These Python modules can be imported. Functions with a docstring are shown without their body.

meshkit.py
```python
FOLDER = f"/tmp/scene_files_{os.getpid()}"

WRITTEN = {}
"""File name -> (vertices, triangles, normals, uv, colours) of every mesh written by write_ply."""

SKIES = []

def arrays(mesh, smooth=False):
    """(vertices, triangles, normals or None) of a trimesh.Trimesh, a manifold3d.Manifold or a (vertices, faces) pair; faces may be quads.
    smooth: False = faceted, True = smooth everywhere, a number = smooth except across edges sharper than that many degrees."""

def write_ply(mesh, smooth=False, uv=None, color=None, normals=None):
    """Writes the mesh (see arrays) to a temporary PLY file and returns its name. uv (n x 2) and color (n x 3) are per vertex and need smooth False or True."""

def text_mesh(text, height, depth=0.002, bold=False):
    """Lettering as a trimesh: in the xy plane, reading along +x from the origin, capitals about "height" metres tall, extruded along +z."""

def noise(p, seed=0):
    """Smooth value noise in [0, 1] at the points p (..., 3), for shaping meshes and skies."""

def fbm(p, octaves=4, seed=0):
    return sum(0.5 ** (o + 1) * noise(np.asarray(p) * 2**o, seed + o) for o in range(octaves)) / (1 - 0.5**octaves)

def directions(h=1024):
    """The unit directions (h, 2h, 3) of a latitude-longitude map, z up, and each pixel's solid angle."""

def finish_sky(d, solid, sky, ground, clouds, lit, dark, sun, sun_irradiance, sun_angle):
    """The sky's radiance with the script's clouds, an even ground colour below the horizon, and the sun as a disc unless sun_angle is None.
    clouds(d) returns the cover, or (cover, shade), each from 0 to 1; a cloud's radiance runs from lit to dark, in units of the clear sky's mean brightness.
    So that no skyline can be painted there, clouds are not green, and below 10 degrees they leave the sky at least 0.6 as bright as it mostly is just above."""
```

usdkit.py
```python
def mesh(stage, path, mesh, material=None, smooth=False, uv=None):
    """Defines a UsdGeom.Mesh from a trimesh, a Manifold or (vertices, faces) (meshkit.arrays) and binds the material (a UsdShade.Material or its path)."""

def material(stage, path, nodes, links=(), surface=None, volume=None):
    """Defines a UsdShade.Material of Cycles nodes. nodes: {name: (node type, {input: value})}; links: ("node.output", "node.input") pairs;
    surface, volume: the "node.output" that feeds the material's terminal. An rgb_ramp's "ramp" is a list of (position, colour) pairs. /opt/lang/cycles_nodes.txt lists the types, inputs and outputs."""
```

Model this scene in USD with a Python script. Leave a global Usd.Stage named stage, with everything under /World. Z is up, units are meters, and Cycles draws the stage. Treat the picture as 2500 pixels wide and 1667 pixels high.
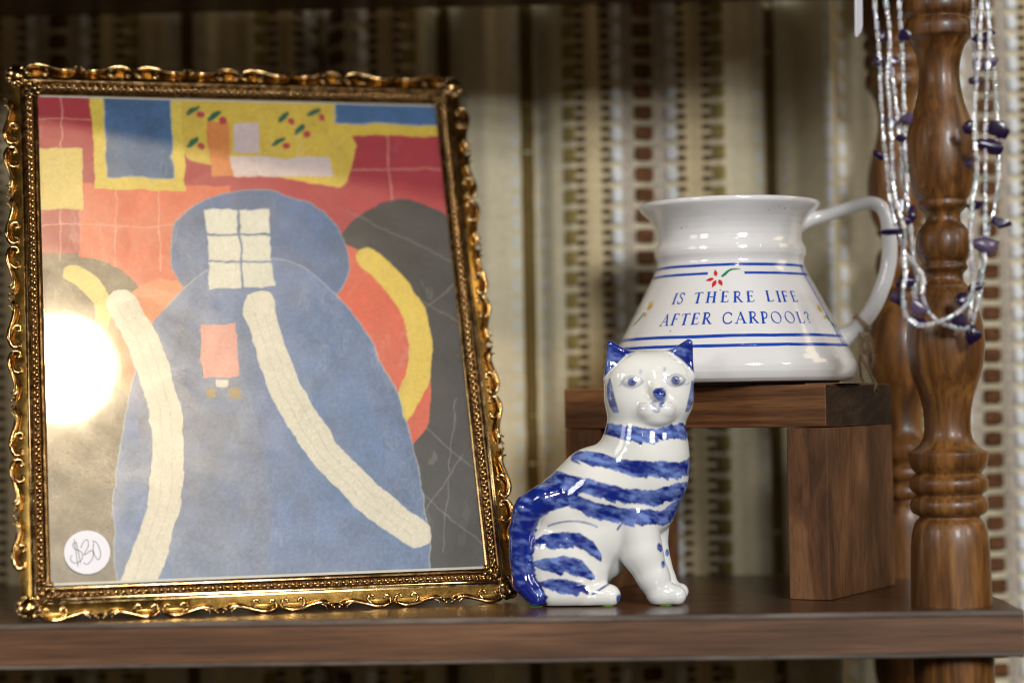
import math, random
import numpy as np
import trimesh, shapely
from shapely.geometry import Polygon, LineString, Point, box as sbox
from shapely.ops import unary_union
from pxr import Usd, UsdGeom, UsdLux, UsdShade, Gf, Sdf, Vt
import usdkit, meshkit

stage = Usd.Stage.CreateInMemory()
UsdGeom.SetStageUpAxis(stage, UsdGeom.Tokens.z)
UsdGeom.SetStageMetersPerUnit(stage, 1.0)
UsdGeom.Xform.Define(stage, '/World')
CM = 0.01                                    # everything below is laid out in centimetres
rng = np.random.default_rng(7)
random.seed(7)

# ------------------------------------------------------------------ camera
F, PITCH, YAW, ROLL = 4861.0, .0298, .0235, .0166          # focal length in pixels of a 2500 px wide frame (70 mm)
EYE = np.array([0, -91.3459, 9.8605])
_fw = np.array([-np.sin(YAW) * np.cos(PITCH), np.cos(YAW) * np.cos(PITCH), np.sin(PITCH)])
_rt = np.array([np.cos(YAW), np.sin(YAW), 0.0])
_up = np.cross(_rt, _fw)
RT = np.cos(ROLL) * _rt - np.sin(ROLL) * _up
UP = np.sin(ROLL) * _rt + np.cos(ROLL) * _up
cam = UsdGeom.Camera.Define(stage, '/World/camera')
cam.AddTransformOp().Set(Gf.Matrix4d(*RT, 0, *UP, 0, *(-_fw), 0, *(EYE * CM), 1))
cam.CreateFocalLengthAttr(70.0)
cam.CreateHorizontalApertureAttr(36.0)
cam.CreateVerticalApertureAttr(36.0 * 682 / 1024)
cam.CreateClippingRangeAttr(Gf.Vec2f(0.05, 50))
cam.CreateFStopAttr(2.8)
cam.CreateFocusDistanceAttr(0.972)
cam.CreateExposureAttr(0.0)


def ony(u, v, y):
    """The point on the upright plane at depth y that the photograph shows at (u, v): used to read positions off the photograph."""
    d = _fw + (u - 1250) / F * RT - (v - 833.5) / F * UP
    return EYE + d * (y - EYE[1]) / d[1]


# ------------------------------------------------------------------ light: room lamps and an added fill, no sky
def look_at(pos, target):
    z = np.asarray(pos, float) - np.asarray(target, float); z /= np.linalg.norm(z)
    x = np.cross([0, 0, 1.0], z); x /= np.linalg.norm(x); y = np.cross(z, x)
    return Gf.Matrix4d(*x, 0, *y, 0, *z, 0, *(np.asarray(pos) * CM), 1)


def rect_lamp(name, pos, target, w, h, power, color):
    l = UsdLux.RectLight.Define(stage, '/World/lamps/' + name)
    l.AddTransformOp().Set(look_at(pos, target))
    l.CreateWidthAttr(w * CM); l.CreateHeightAttr(h * CM)
    l.CreateIntensityAttr(power); l.CreateColorAttr(Gf.Vec3f(*color))
    return l


UsdGeom.Xform.Define(stage, '/World/lamps')
_t = np.array([6, 8, 14.0])
for i, (az, power) in enumerate(((16, 88.0), (-47, 20.0), (50, 30.0))):       # columns of cool strips on the shop ceiling
    for j, el in enumerate((14.6, 18.2, 21.8)):
        d = np.array([math.sin(az * math.pi / 180) * math.cos(el * math.pi / 180), -math.cos(az * math.pi / 180) * math.cos(el * math.pi / 180), math.sin(el * math.pi / 180)])
        rect_lamp(f'ceiling_strip_{i}{j}', _t + d * 330, _t, 60, 14, power, (.97, .985, 1.0))
# the bright cool window-like panel, higher and to the left
rect_lamp('side_panel', (-250, -105, 105), _t, 60, 50, 4.2, (.96, .97, 1.0))
# a warm shop lamp off the right-hand end of the shelf
rect_lamp('right_lamp', (108, 4, 68), (-4, 11, 11), 30, 42, 3.6, (1.0, .80, .50))
rect_lamp('room_panel', (60, -330, 20), _t, 260, 120, .26, (1.0, .74, .46))  # large dim panel, added as general fill from the unseen room
bulb = UsdLux.SphereLight.Define(stage, '/World/lamps/warm_globe')
bulb.AddTranslateOp().Set(tuple((np.array([-24.15, 4.73, 11.8]) + 180 * np.array([.2675, -.6967, .6656])) * CM))
bulb.CreateRadiusAttr(5.2 * CM); bulb.CreateIntensityAttr(430.0); bulb.CreateColorAttr(Gf.Vec3f(1.0, .78, .50))
_bp = np.array([-24.15, 4.73, 11.8]) + 180 * np.array([.2675, -.6967, .6656])
bulb.ClearXformOpOrder(); bulb.AddTransformOp().Set(look_at(_bp, (-15, 6, 12)))
_sh = UsdLux.ShapingAPI.Apply(bulb.GetPrim()); _sh.CreateShapingConeAngleAttr(8.5); _sh.CreateShapingConeSoftnessAttr(.55)
for k, (x, z) in enumerate(((-60, 66), (75, 104), (120, 118), (-40, 112), (175, 95))):     # further warm spots of the shop ceiling
    b = UsdLux.SphereLight.Define(stage, f'/World/lamps/warm_spot_{k}')
    b.AddTranslateOp().Set((x * CM, -2.6, z * CM)); b.CreateRadiusAttr(1.6 * CM); b.CreateIntensityAttr(90.0); b.CreateColorAttr(Gf.Vec3f(1, .8, .55))
usdkit.material(stage, '/World/Looks/room_glow', {'b': ('background_shader', {'color': (1.0, .72, .42), 'strength': .036})}, [], surface='b.background')
dome = UsdLux.DomeLight.Define(stage, '/World/lamps/room_ambient')
UsdShade.MaterialBindingAPI.Apply(dome.GetPrim()).Bind(UsdShade.Material.Get(stage, '/World/Looks/room_glow'))

# ------------------------------------------------------------------ helpers
used = {}


def numbered(path):
    n = used.get(path, 0); used[path] = n + 1
    return path if n == 0 else f'{path}_{n:03d}'


class Thing:
    def __init__(self, name, label, cat, base=(0, 0, 0), group=None):
        self.base = np.asarray(base, float)
        self.path = numbered('/World/' + name)
        x = UsdGeom.Xform.Define(stage, self.path)
        x.AddTranslateOp().Set(tuple(self.base * CM))
        p = x.GetPrim(); p.SetCustomDataByKey('label', label); p.SetCustomDataByKey('category', cat)
        if group: p.SetCustomDataByKey('group', group)


def place(path, mesh, mat, base, smooth=False, label=None, kind=None, color=None):
    if hasattr(mesh, 'to_mesh'):
        mm = mesh.to_mesh(); mesh = (mm.vert_properties[:, :3], mm.tri_verts)
    if not isinstance(mesh, tuple):
        mesh = (np.array(mesh.vertices), np.array(mesh.faces))
    v = (np.asarray(mesh[0], float) - base) * CM
    m = usdkit.mesh(stage, path, (v, mesh[1]), '/World/Looks/' + mat, smooth=smooth)
    if color is not None:
        UsdGeom.PrimvarsAPI(m).CreatePrimvar('paint', Sdf.ValueTypeNames.Color3fArray, 'vertex').Set(Vt.Vec3fArray.FromNumpy(np.asarray(color, np.float32)))
    if label: m.GetPrim().SetCustomDataByKey('label', label)
    if kind: m.GetPrim().SetCustomDataByKey('kind', kind)
    return m


class Part:
    """A part (or sub-part) mesh; .path can be a parent in turn."""
    def __init__(self, parent, name, mesh, mat, smooth=False, **k):
        self.base = parent.base
        self.path = numbered(parent.path + '/' + name)
        self.prim = place(self.path, mesh, mat, self.base, smooth, **k)


def cat_mesh(ms):
    return trimesh.util.concatenate(ms)


def tube(path, radii, sides=10, cap=True, flat=None):
    """Tube along a polyline; flat = (normal, factor) squashes the section along normal."""
    p = np.asarray(path, float); n = len(p)
    t = np.gradient(p, axis=0); t /= np.linalg.norm(t, axis=1, keepdims=True) + 1e-12
    ref = np.array([0, 0, 1.0]) if abs(t[0, 2]) < .9 else np.array([1.0, 0, 0])
    a = np.cross(t[0], ref); a /= np.linalg.norm(a); A = [a]
    for i in range(1, n):
        a = A[-1] - t[i] * (A[-1] @ t[i]); A.append(a / np.linalg.norm(a))
    A = np.array(A); B = np.cross(t, A); ang = np.arange(sides) * 2 * np.pi / sides
    r = np.broadcast_to(radii, (n,))[:, None, None]
    off = r * (np.cos(ang)[None, :, None] * A[:, None] + np.sin(ang)[None, :, None] * B[:, None])
    if flat is not None:
        nn = np.asarray(flat[0], float); off = off + (flat[1] - 1) * (off @ nn)[..., None] * nn
    v = (p[:, None] + off).reshape(-1, 3)
    f = []
    for i in range(n - 1):
        for j in range(sides):
            k = (j + 1) % sides
            f += [[i * sides + j, i * sides + k, (i + 1) * sides + k], [i * sides + j, (i + 1) * sides + k, (i + 1) * sides + j]]
    if cap:
        v = np.vstack([v, p[0] - t[0] * r[0, 0] * .5, p[-1] + t[-1] * r[-1, 0] * .5]); a0, a1 = len(v) - 2, len(v) - 1
        for j in range(sides):
            k = (j + 1) % sides
            f += [[a0, k, j], [a1, (n - 1) * sides + j, (n - 1) * sides + k]]
    return trimesh.Trimesh(v, np.array(f), process=False)


def spline(pts, n=40):
    from scipy.interpolate import CubicSpline
    p = np.asarray(pts, float); s = np.r_[0, np.cumsum(np.linalg.norm(np.diff(p, axis=0), axis=1))]
    return CubicSpline(s, p)(np.linspace(0, s[-1], n))


def lathe(profile, sides=72, jitter=None):
    """Closed or open revolve of (r, z) pairs about z."""
    pr = np.asarray(profile, float); n = len(pr); a = np.arange(sides) * 2 * np.pi / sides
    v = np.stack([pr[:, None, 0] * np.cos(a), pr[:, None, 0] * np.sin(a), np.broadcast_to(pr[:, None, 1], (n, sides))], -1).reshape(-1, 3)
    f = []
    for i in range(n - 1):
        for j in range(sides):
            k = (j + 1) % sides
            f += [[i * sides + j, i * sides + k, (i + 1) * sides + k], [i * sides + j, (i + 1) * sides + k, (i + 1) * sides + j]]
    return trimesh.Trimesh(v, np.array(f), process=False)


def rbox(x0, x1, y0, y1, z0, z1, r=.08):
    """A box with chamfered edges."""
    import manifold3d as m3
    s = m3.Manifold.sphere(r, 8)
    ms = [s.translate((x, y, z)) for x in (x0 + r, x1 - r) for y in (y0 + r, y1 - r) for z in (z0 + r, z1 - r)]
    h = m3.Manifold.batch_hull(ms).to_mesh()
    return trimesh.Trimesh(h.vert_properties[:, :3], h.tri_verts, process=False)


def vnoise1(x, seed=0):
    x = np.asarray(x, float)
    return meshkit.noise(np.stack([x, np.zeros_like(x) + .37, np.zeros_like(x) + .61], -1), seed)


def smoothstep(a, b, x):
    t = np.clip((x - a) / (b - a), 0, 1); return t * t * (3 - 2 * t)


# ------------------------------------------------------------------ materials
L = '/World/Looks/'


def plain(name, color, rough=.5, metallic=0.0, **k):
    usdkit.material(stage, L + name, {'p': ('principled_bsdf', {'base_color': color, 'roughness': rough, 'metallic': metallic, **k})}, [], surface='p.BSDF')


def wood(name, dark, mid, light, rot=(0, 0, 0), scale=(1, 1, 1), fine=(1, 1, 1), rough=.35, bump=.25, pore=(.02, .01, .006), coat=0.0, pores=.5, spec=.3):
    """Stained wood: broad figure, fine streaks and dark pores, stretched along the grain axis (low value in scale/fine)."""
    n = {'g': ('geometry', {}),
         'rot': ('mapping', {'mapping_type': 'point', 'rotation': rot}),
         's1': ('mapping', {'mapping_type': 'point', 'scale': scale}),
         's2': ('mapping', {'mapping_type': 'point', 'scale': fine}),
         'n1': ('noise_texture', {'scale': 1.0, 'detail': 5.0, 'roughness': .55, 'distortion': .7}),
         'n2': ('noise_texture', {'scale': 1.0, 'detail': 6.0, 'roughness': .7}),
         'r1': ('rgb_ramp', {'ramp': [(.28, dark), (.5, mid), (.72, light)]}),
         'r2': ('rgb_ramp', {'ramp': [(.30, (0, 0, 0)), (.52, (1, 1, 1))]}),
         'm': ('mix_color', {'blend_type': 'mix', 'a': pore}),
         'f': ('math', {'math_type': 'multiply_add', 'value2': pores, 'value3': 1 - pores}),
         'ro': ('map_range', {'from_min': 0.0, 'from_max': 1.0, 'to_min': rough + .14, 'to_max': rough - .04}),
         'b': ('bump', {'strength': bump, 'distance': .0006}),
         'p': ('principled_bsdf', {'coat_weight': coat, 'coat_roughness': .12, 'specular_ior_level': spec})}
    l = [('g.position', 'rot.vector'), ('rot.vector', 's1.vector'), ('rot.vector', 's2.vector'), ('s1.vector', 'n1.vector'), ('s2.vector', 'n2.vector'),
         ('n1.fac', 'r1.fac'), ('n2.fac', 'r2.fac'), ('r2.color', 'f.value1'), ('f.value', 'm.fac'), ('r1.color', 'm.b'), ('m.result', 'p.base_color'), ('n2.fac', 'ro.value'), ('ro.result', 'p.roughness'),
         ('n2.fac', 'b.height'), ('b.normal', 'p.normal')]
    usdkit.material(stage, L + name, n, l, surface='p.BSDF')


SA = -.5305                                   # the riser's turn about z
wood('shelf_wood', (.040, .018, .008), (.082, .037, .015), (.13, .060, .026), scale=(5, 60, 75), fine=(18, 300, 300), rough=.22, bump=.08, pores=.5, spec=.5)
wood('shelf_edge_wood', (.062, .029, .014), (.13, .062, .030), (.205, .103, .052), scale=(7, 60, 150), fine=(22, 300, 800), rough=.5, bump=.3, pores=.6, spec=.35)
wood('shelf_worn_edge', (.055, .043, .036), (.12, .092, .074), (.20, .16, .13), scale=(14, 120, 120), fine=(50, 400, 400), rough=.55, bump=.3, pores=.6)
wood('spindle_wood', (.055, .019, .004), (.155, .060, .013), (.30, .128, .031), scale=(130, 130, 12), fine=(700, 700, 34), rough=.34, bump=.2, coat=.12, pores=.85, pore=(.020, .010, .006), spec=.45)
wood('riser_board_wood', (.055, .020, .007), (.135, .053, .018), (.26, .112, .038), rot=(0, 0, -SA), scale=(10, 90, 150), fine=(34, 700, 800), rough=.5, bump=.35, pores=.7, spec=.25)
wood('riser_leg_wood', (.062, .025, .010), (.145, .061, .024), (.26, .122, .052), rot=(0, 0, -SA), scale=(75, 50, 17), fine=(600, 450, 70), rough=.55, bump=.4, pores=.55, spec=.25)
wood('riser_end_wood', (.016, .008, .005), (.034, .017, .010), (.065, .036, .022), rot=(0, .5, -SA), scale=(60, 60, 300), fine=(300, 300, 300), rough=.6, bump=.3, pores=.5, spec=.2)


def painted(name, rough, coat=0.0, spec=.5, noise_rough=0.0, bump=0.0):
    n = {'a': ('attribute', {'attribute': 'paint'}), 'p': ('principled_bsdf', {'roughness': rough, 'coat_weight': coat, 'coat_roughness': .03, 'specular_ior_level': spec})}
    l = [('a.color', 'p.base_color')]
    if bump:
        n |= {'g': ('geometry', {}), 'n': ('noise_texture', {'scale': 1600.0, 'detail': 3.0}), 'b': ('bump', {'strength': bump, 'distance': .0002})}
        l += [('g.position', 'n.vector'), ('n.fac', 'b.height'), ('b.normal', 'p.normal')]
    usdkit.material(stage, L + name, n, l, surface='p.BSDF')


painted('painted_porcelain', .09, coat=.6)
painted('printed_paper', .36, spec=.55, bump=.35)
plain('white_ceramic', (.80, .79, .79), .10, coat_weight=.5, coat_roughness=.03)
plain('blue_glaze', (.018, .072, .46), .14, coat_weight=.4)
plain('red_glaze', (.62, .03, .03), .16, coat_weight=.4)
plain('green_glaze', (.02, .22, .09), .16, coat_weight=.4)
plain('yellow_glaze', (.72, .42, .03), .16, coat_weight=.4)
plain('shade_black', (.012, .012, .015), .6)  # black for the painted shade under the mug
plain('green_felt', (.08, .16, .02), .95)
plain('kraft_card', (.20, .125, .07), .8)
plain('white_card', (.74, .74, .80), .6)
plain('ink', (.10, .10, .13), .6)
plain('jute', (.36, .25, .15), .9)
plain('backing', (.06, .045, .03), .9)
# gilding: lacquered brass, with a darker metal for the groove
usdkit.material(stage, L + 'gilt', {
    'g': ('geometry', {}), 'n': ('noise_texture', {'scale': 260.0, 'detail': 4.0}),
    'r': ('rgb_ramp', {'ramp': [(.3, (.28, .165, .065)), (.6, (.50, .325, .14)), (.8, (.66, .46, .23))]}),
    'ro': ('map_range', {'from_min': .3, 'from_max': .7, 'to_min': .12, 'to_max': .22}),
    'p': ('principled_bsdf', {'metallic': 1.0})},
    [('g.position', 'n.vector'), ('n.fac', 'r.fac'), ('r.color', 'p.base_color'), ('n.fac', 'ro.value'), ('ro.result', 'p.roughness')], surface='p.BSDF')
plain('gilt_dark', (.13, .075, .03), .42, 1.0)  # darker bronze tone of the inner groove
usdkit.material(stage, L + 'gilt_cove', {
    'g': ('geometry', {}), 'n': ('noise_texture', {'scale': 160.0, 'detail': 5.0}),
    'r': ('rgb_ramp', {'ramp': [(.3, (.40, .23, .055)), (.7, (.58, .35, .09))]}),
    'ro': ('map_range', {'from_min': .3, 'from_max': .7, 'to_min': .17, 'to_max': .26}),
    'p': ('principled_bsdf', {'metallic': 1.0})},
    [('g.position', 'n.vector'), ('n.fac', 'r.fac'), ('r.color', 'p.base_color'), ('n.fac', 'ro.value'), ('ro.result', 'p.roughness')], surface='p.BSDF')
usdkit.material(stage, L + 'frame_glass', {
    'f': ('fresnel', {'IOR': 1.5}), 't': ('transparent_bsdf', {'color': (.97, .98, .97)}), 'g': ('glossy_bsdf', {'color': (1, 1, 1), 'roughness': .045}), 'm': ('mix_closure', {}),
    'gp': ('geometry', {}), 'n1': ('noise_texture', {'scale': 34.0, 'detail': 4.0, 'roughness': .6, 'distortion': .8}), 'n2': ('noise_texture', {'scale': 1500.0, 'detail': 2.0}),
    'mr': ('map_range', {'from_min': .35, 'from_max': .7, 'to_min': .006, 'to_max': .022, 'clamp': True}), 'mr2': ('map_range', {'from_min': .35, 'from_max': .65, 'to_min': .55, 'to_max': 1.5}), 'mu': ('math', {'math_type': 'multiply'}),
    'h': ('glossy_bsdf', {'color': (1, .98, .95), 'roughness': .27}), 'm2': ('mix_closure', {})},
    [('f.fac', 'm.fac'), ('t.BSDF', 'm.closure1'), ('g.BSDF', 'm.closure2'), ('m.closure', 'm2.closure1'), ('h.BSDF', 'm2.closure2'), ('gp.position', 'n1.vector'), ('gp.position', 'n2.vector'),
     ('n1.fac', 'mr.value'), ('n2.fac', 'mr2.value'), ('mr.result', 'mu.value1'), ('mr2.result', 'mu.value2'), ('mu.value', 'm2.fac')], surface='m2.closure')


def cloth(name, color, weave=900.0, var=.12, bump=.4):
    c = np.array(color)
    usdkit.material(stage, L + name, {
        'g': ('geometry', {}), 'n': ('noise_texture', {'scale': 320.0, 'detail': 4.0}), 'mp': ('mapping', {'mapping_type': 'point', 'scale': (60, 60, weave)}), 'w': ('noise_texture', {'scale': 1.0, 'detail': 2.0}),
        'r': ('rgb_ramp', {'ramp': [(.3, tuple(c * (1 - var * 1.6))), (.55, tuple(c)), (.75, tuple(np.minimum(c * (1 + var), .9)))]}),
        'mx': ('math', {'math_type': 'add'}), 'hf': ('math', {'math_type': 'multiply', 'value2': .5}),
        'b': ('bump', {'strength': bump, 'distance': .0008}),
        'p': ('principled_bsdf', {'roughness': .95, 'specular_ior_level': .1, 'sheen_weight': .1})},
        [('g.position', 'n.vector'), ('g.position', 'mp.vector'), ('mp.vector', 'w.vector'), ('n.fac', 'mx.value1'), ('w.fac', 'mx.value2'), ('mx.value', 'hf.value1'), ('hf.value', 'r.fac'), ('r.color', 'p.base_color'),
         ('w.fac', 'b.height'), ('b.normal', 'p.normal')], surface='p.BSDF')


cloth('cloth_cream', (.65, .575, .40), var=.10)
cloth('cloth_beige', (.58, .47, .28))
cloth('cloth_grey', (.48, .41, .33), weave=2200, var=.3)
cloth('yarn_white', (.72, .73, .73))
cloth('yarn_brown', (.125, .055, .024), var=.5)
cloth('yarn_dark', (.135, .095, .055), var=.3)
cloth('yarn_olive', (.30, .225, .075), var=.25)
cloth('yarn_olive_dark', (.15, .10, .03), var=.3)
cloth('yarn_pale', (.64, .63, .56))
cloth('yarn_cream', (.58, .52, .38))
usdkit.material(stage, L + 'bugle_glass', {
    'o': ('object_info', {}),
    'r': ('rgb_ramp', {'ramp': [(0, (.50, .51, .55)), (.2, (.86, .84, .85)), (.35, (.62, .56, .60)), (.5, (.86, .90, .90)), (.65, (.50, .58, .58)), (.8, (.90, .86, .82)), (1, (.60, .62, .72))]}),
    'g': ('geometry', {}), 'n': ('noise_texture', {'scale': 700.0, 'detail': 2.0}), 'b': ('bump', {'strength': .9, 'distance': .0007}),
    'p': ('principled_bsdf', {'metallic': .4, 'roughness': .13, 'coat_weight': 1.0, 'coat_roughness': .03})},
    [('o.random', 'r.fac'), ('r.color', 'p.base_color'), ('g.position', 'n.vector'), ('n.fac', 'b.height'), ('b.normal', 'p.normal')], surface='p.BSDF')
usdkit.material(stage, L + 'amethyst', {
    'o': ('object_info', {}),
    'r': ('rgb_ramp', {'ramp': [(0, (.016, .006, .038)), (.6, (.036, .016, .066)), (.85, (.075, .040, .10)), (1, (.14, .095, .17))]}),
    'p': ('principled_bsdf', {'roughness': .24, 'transmission_weight': .25, 'ior': 1.54})},
    [('o.random', 'r.fac'), ('r.color', 'p.base_color')], surface='p.BSDF')
plain('thread', (.6, .6, .62), .7)

# ------------------------------------------------------------------ shelving unit: two boards and turned spindles
unit = Thing('shelving_unit', 'dark stained wooden shelving unit with turned spindle posts at its right end', 'shelf', (0, 10, 0))
EX, TH, DEP = 20.93, 2.146, 20.0


def board(z1, name, th):
    x0, r = -48, .10
    top = rbox(x0, EX, 0.09, DEP, z1 - th, z1, .09)
    b = Part(unit, name, top, 'shelf_wood', 30)
    # nosing on the front, its arrises worn grey
    Part(unit, 'front_edging', trimesh.creation.box(bounds=[[x0, -.012, z1 - th + .26], [EX - .02, .2, z1 - .30]]), 'shelf_edge_wood')
    for za, zb in ((z1 - .295, z1 - .02), (z1 - th + .02, z1 - th + .255)):
        Part(unit, 'worn_arris', rbox(x0, EX - .02, -.005, .3, za, zb, .07), 'shelf_worn_edge', 30)
    Part(unit, 'end_edging', trimesh.creation.box(bounds=[[EX - .2, .02, z1 - th + .2], [EX + .012, DEP - .05, z1 - .2]]), 'shelf_edge_wood')
    return b


board(0, 'shelf_board', TH)
board(32 + 2.15, 'upper_shelf_board', TH)

# half widths of the spindle read at heights of the photograph (source px), 51.6 px per cm
PROF = [(1484, 97), (1440, 96.8), (1385, 95.8), (1330, 93.8), (1300, 91), (1275, 84), (1267, 78), (1262, 73), (1258, 72), (1254, 78), (1249, 87), (1242, 92), (1233, 94), (1222, 92.5), (1214, 88), (1209, 80), (1206, 78), (1202, 81), (1196, 90), (1188, 94), (1180, 95), (1170, 94), (1163, 89), (1158, 81), (1154, 77), (1148, 82), (1138, 90), (1122, 95), (1106, 96.5), (1102, 95), (1099, 88), (1094, 78), (1083, 68), (1070, 60), (1053, 56), (1030, 55.5), (1000, 58), (970, 64), (940, 74), (915, 83), (880, 91), (845, 94), (815, 93), (790, 89.5), (765, 84), (735, 74), (715, 65), (705, 57), (699, 56), (696, 54), (690, 48), (682, 45), (672, 45), (665, 50), (660, 57), (652, 58), (645, 54), (638, 55), (630, 61), (615, 65.5), (598, 66.5), (580, 65), (563, 60), (553, 52), (545, 43), (532, 41), (522, 43), (514, 52), (508, 59), (500, 61), (493, 58), (489, 60), (480, 66), (460, 74), (430, 80), (395, 83.5), (360, 83), (325, 80), (290, 71), (255, 59), (220, 51), (190, 47.5), (160, 49), (130, 56), (112, 64), (100, 72), (95, 80), (90, 83), (70, 84), (58, 81), (50, 76), (46, 75), (40, 79), (34, 84), (20, 86), (5, 84), (-5, 78), (-9, 75), (-15, 82), (-30, 88), (-45, 84), (-52, 75), (-60, 82), (-110, 96), (-300, 97)]


def spindle(cx, cy, z0, z1, flip=False, name='spindle'):
    pr = []
    for v, w in PROF:
        z = 9.86 + (960.8 - v) / 51.6
        pr.append((w / 51.6, z))
    pr = np.array(pr); pr[0, 1] = 0.0
    # smooth refine
    zz = []
    for a, b in zip(pr[:-1], pr[1:]):
        zz += [a, (a + b) / 2]
    zz.append(pr[-1]); zz = np.array(zz)
    k = np.array([.2, .6, .2]); r = zz[:, 0].copy(); r[1:-1] = np.convolve(zz[:, 0], k, 'valid'); zz[:, 0] = r
    zz[-1, 1] = 32.0
    if flip:
        zz = zz[::-1].copy(); zz[:, 1] = -TH - zz[:, 1]
    m = lathe(zz, 64); m.apply_translation([cx, cy, 0])
    return Part(unit, name, m, 'spindle_wood', 40)


PX, PY, BX, BY = 18.22, 2.92, 18.72, 18.2
spindle(PX, PY, 0, 32)
spindle(BX, BY, 0, 32)
spindle(PX + .05, PY, 0, 0, True)
spindle(BX, BY, 0, 0, True)

# ------------------------------------------------------------------ curtain
XG = [ony(147, 60, 23)[0], ony(820, 60, 23)[0], ony(1573.5, 500, 23)[0], ony(2408, 500, 23)[0]]
XS = [ony(460, 60, 23)[0], ony(1293, 600, 23)[0], ony(1888, 400, 23)[0], ony(2005, 400, 23)[0] + .35, ony(770, 60, 23)[0], ony(1080, 60, 23)[0], ony(1960, 400, 23)[0]]


def fold(x):
    x = np.asarray(x, float)
    y = 22.6 + .35 * np.sin(2 * np.pi * (x - XG[2]) / 7.1 + 1.6) + .25 * np.sin(x * .9 + .4)
    for c, a, w in ((XS[1] + .45, 1.5, .85), (XS[2] + .5, 1.7, 1.0), (XS[4], 2.0, .9), (XS[5], 1.9, .8), (XS[6], .8, .7)):
        y = y + a * np.exp(-((x - c) / w) ** 2)
    y = y - .9 * np.exp(-((x - XS[3]) / .55) ** 2)
    return y + .12 * np.sin(x * 2.3 + 1.1) + .05 * np.sin(x * 5.1)


cur = Thing('curtain', 'cream woven curtain with brown, white and olive tufted stripes hanging behind the shelf', 'curtain', (0, 23, -9))
ZB, ZT = -9.0, 45.0


def strip(x0, x1, dy=0.0, nx=None, wob=0.0):
    xs = np.linspace(x0, x1, nx or max(4, int((x1 - x0) / .12))); zs = np.linspace(ZB, ZT, 40)
    X, Z = np.meshgrid(xs, zs); Y = fold(X) - dy + .06 * np.sin(Z * .35 + X)
    if wob: X = X + wob * np.sin(Z * 2.1 + x0)
    v = np.stack([X, Y, Z], -1).reshape(-1, 3); n = len(xs); f = []
    i, j = np.meshgrid(np.arange(39), np.arange(n - 1), indexing='ij'); a = (i * n + j).ravel()
    f = np.vstack([np.stack([a, a + 1, a + n + 1], 1), np.stack([a, a + n + 1, a + n], 1)])
    return trimesh.Trimesh(v, f, process=False)


Part(cur, 'cloth', strip(-42, 42), 'cloth_cream', True)
_ico = trimesh.creation.icosphere(subdivisions=2)


def puff(x, z, hw, hh, dep, p=.45):
    """One tuft of yarn: a pillow standing out of the cloth."""
    d = np.array(_ico.vertices); e = 2 + 1.6 / p; s = d / (np.abs(d) ** e).sum(1, keepdims=True) ** (1 / e)
    s = s * (1 + .07 * (rng.random((len(s), 1)) - .5))
    v = s * [hw, dep, hh]; xx = x + v[:, 0]
    v = np.stack([xx, fold(xx) - dep * .45 + v[:, 1] + .06 * np.sin((z + v[:, 2]) * .35 + xx), z + v[:, 2]], 1)
    return trimesh.Trimesh(v, _ico.faces, process=False)


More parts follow.
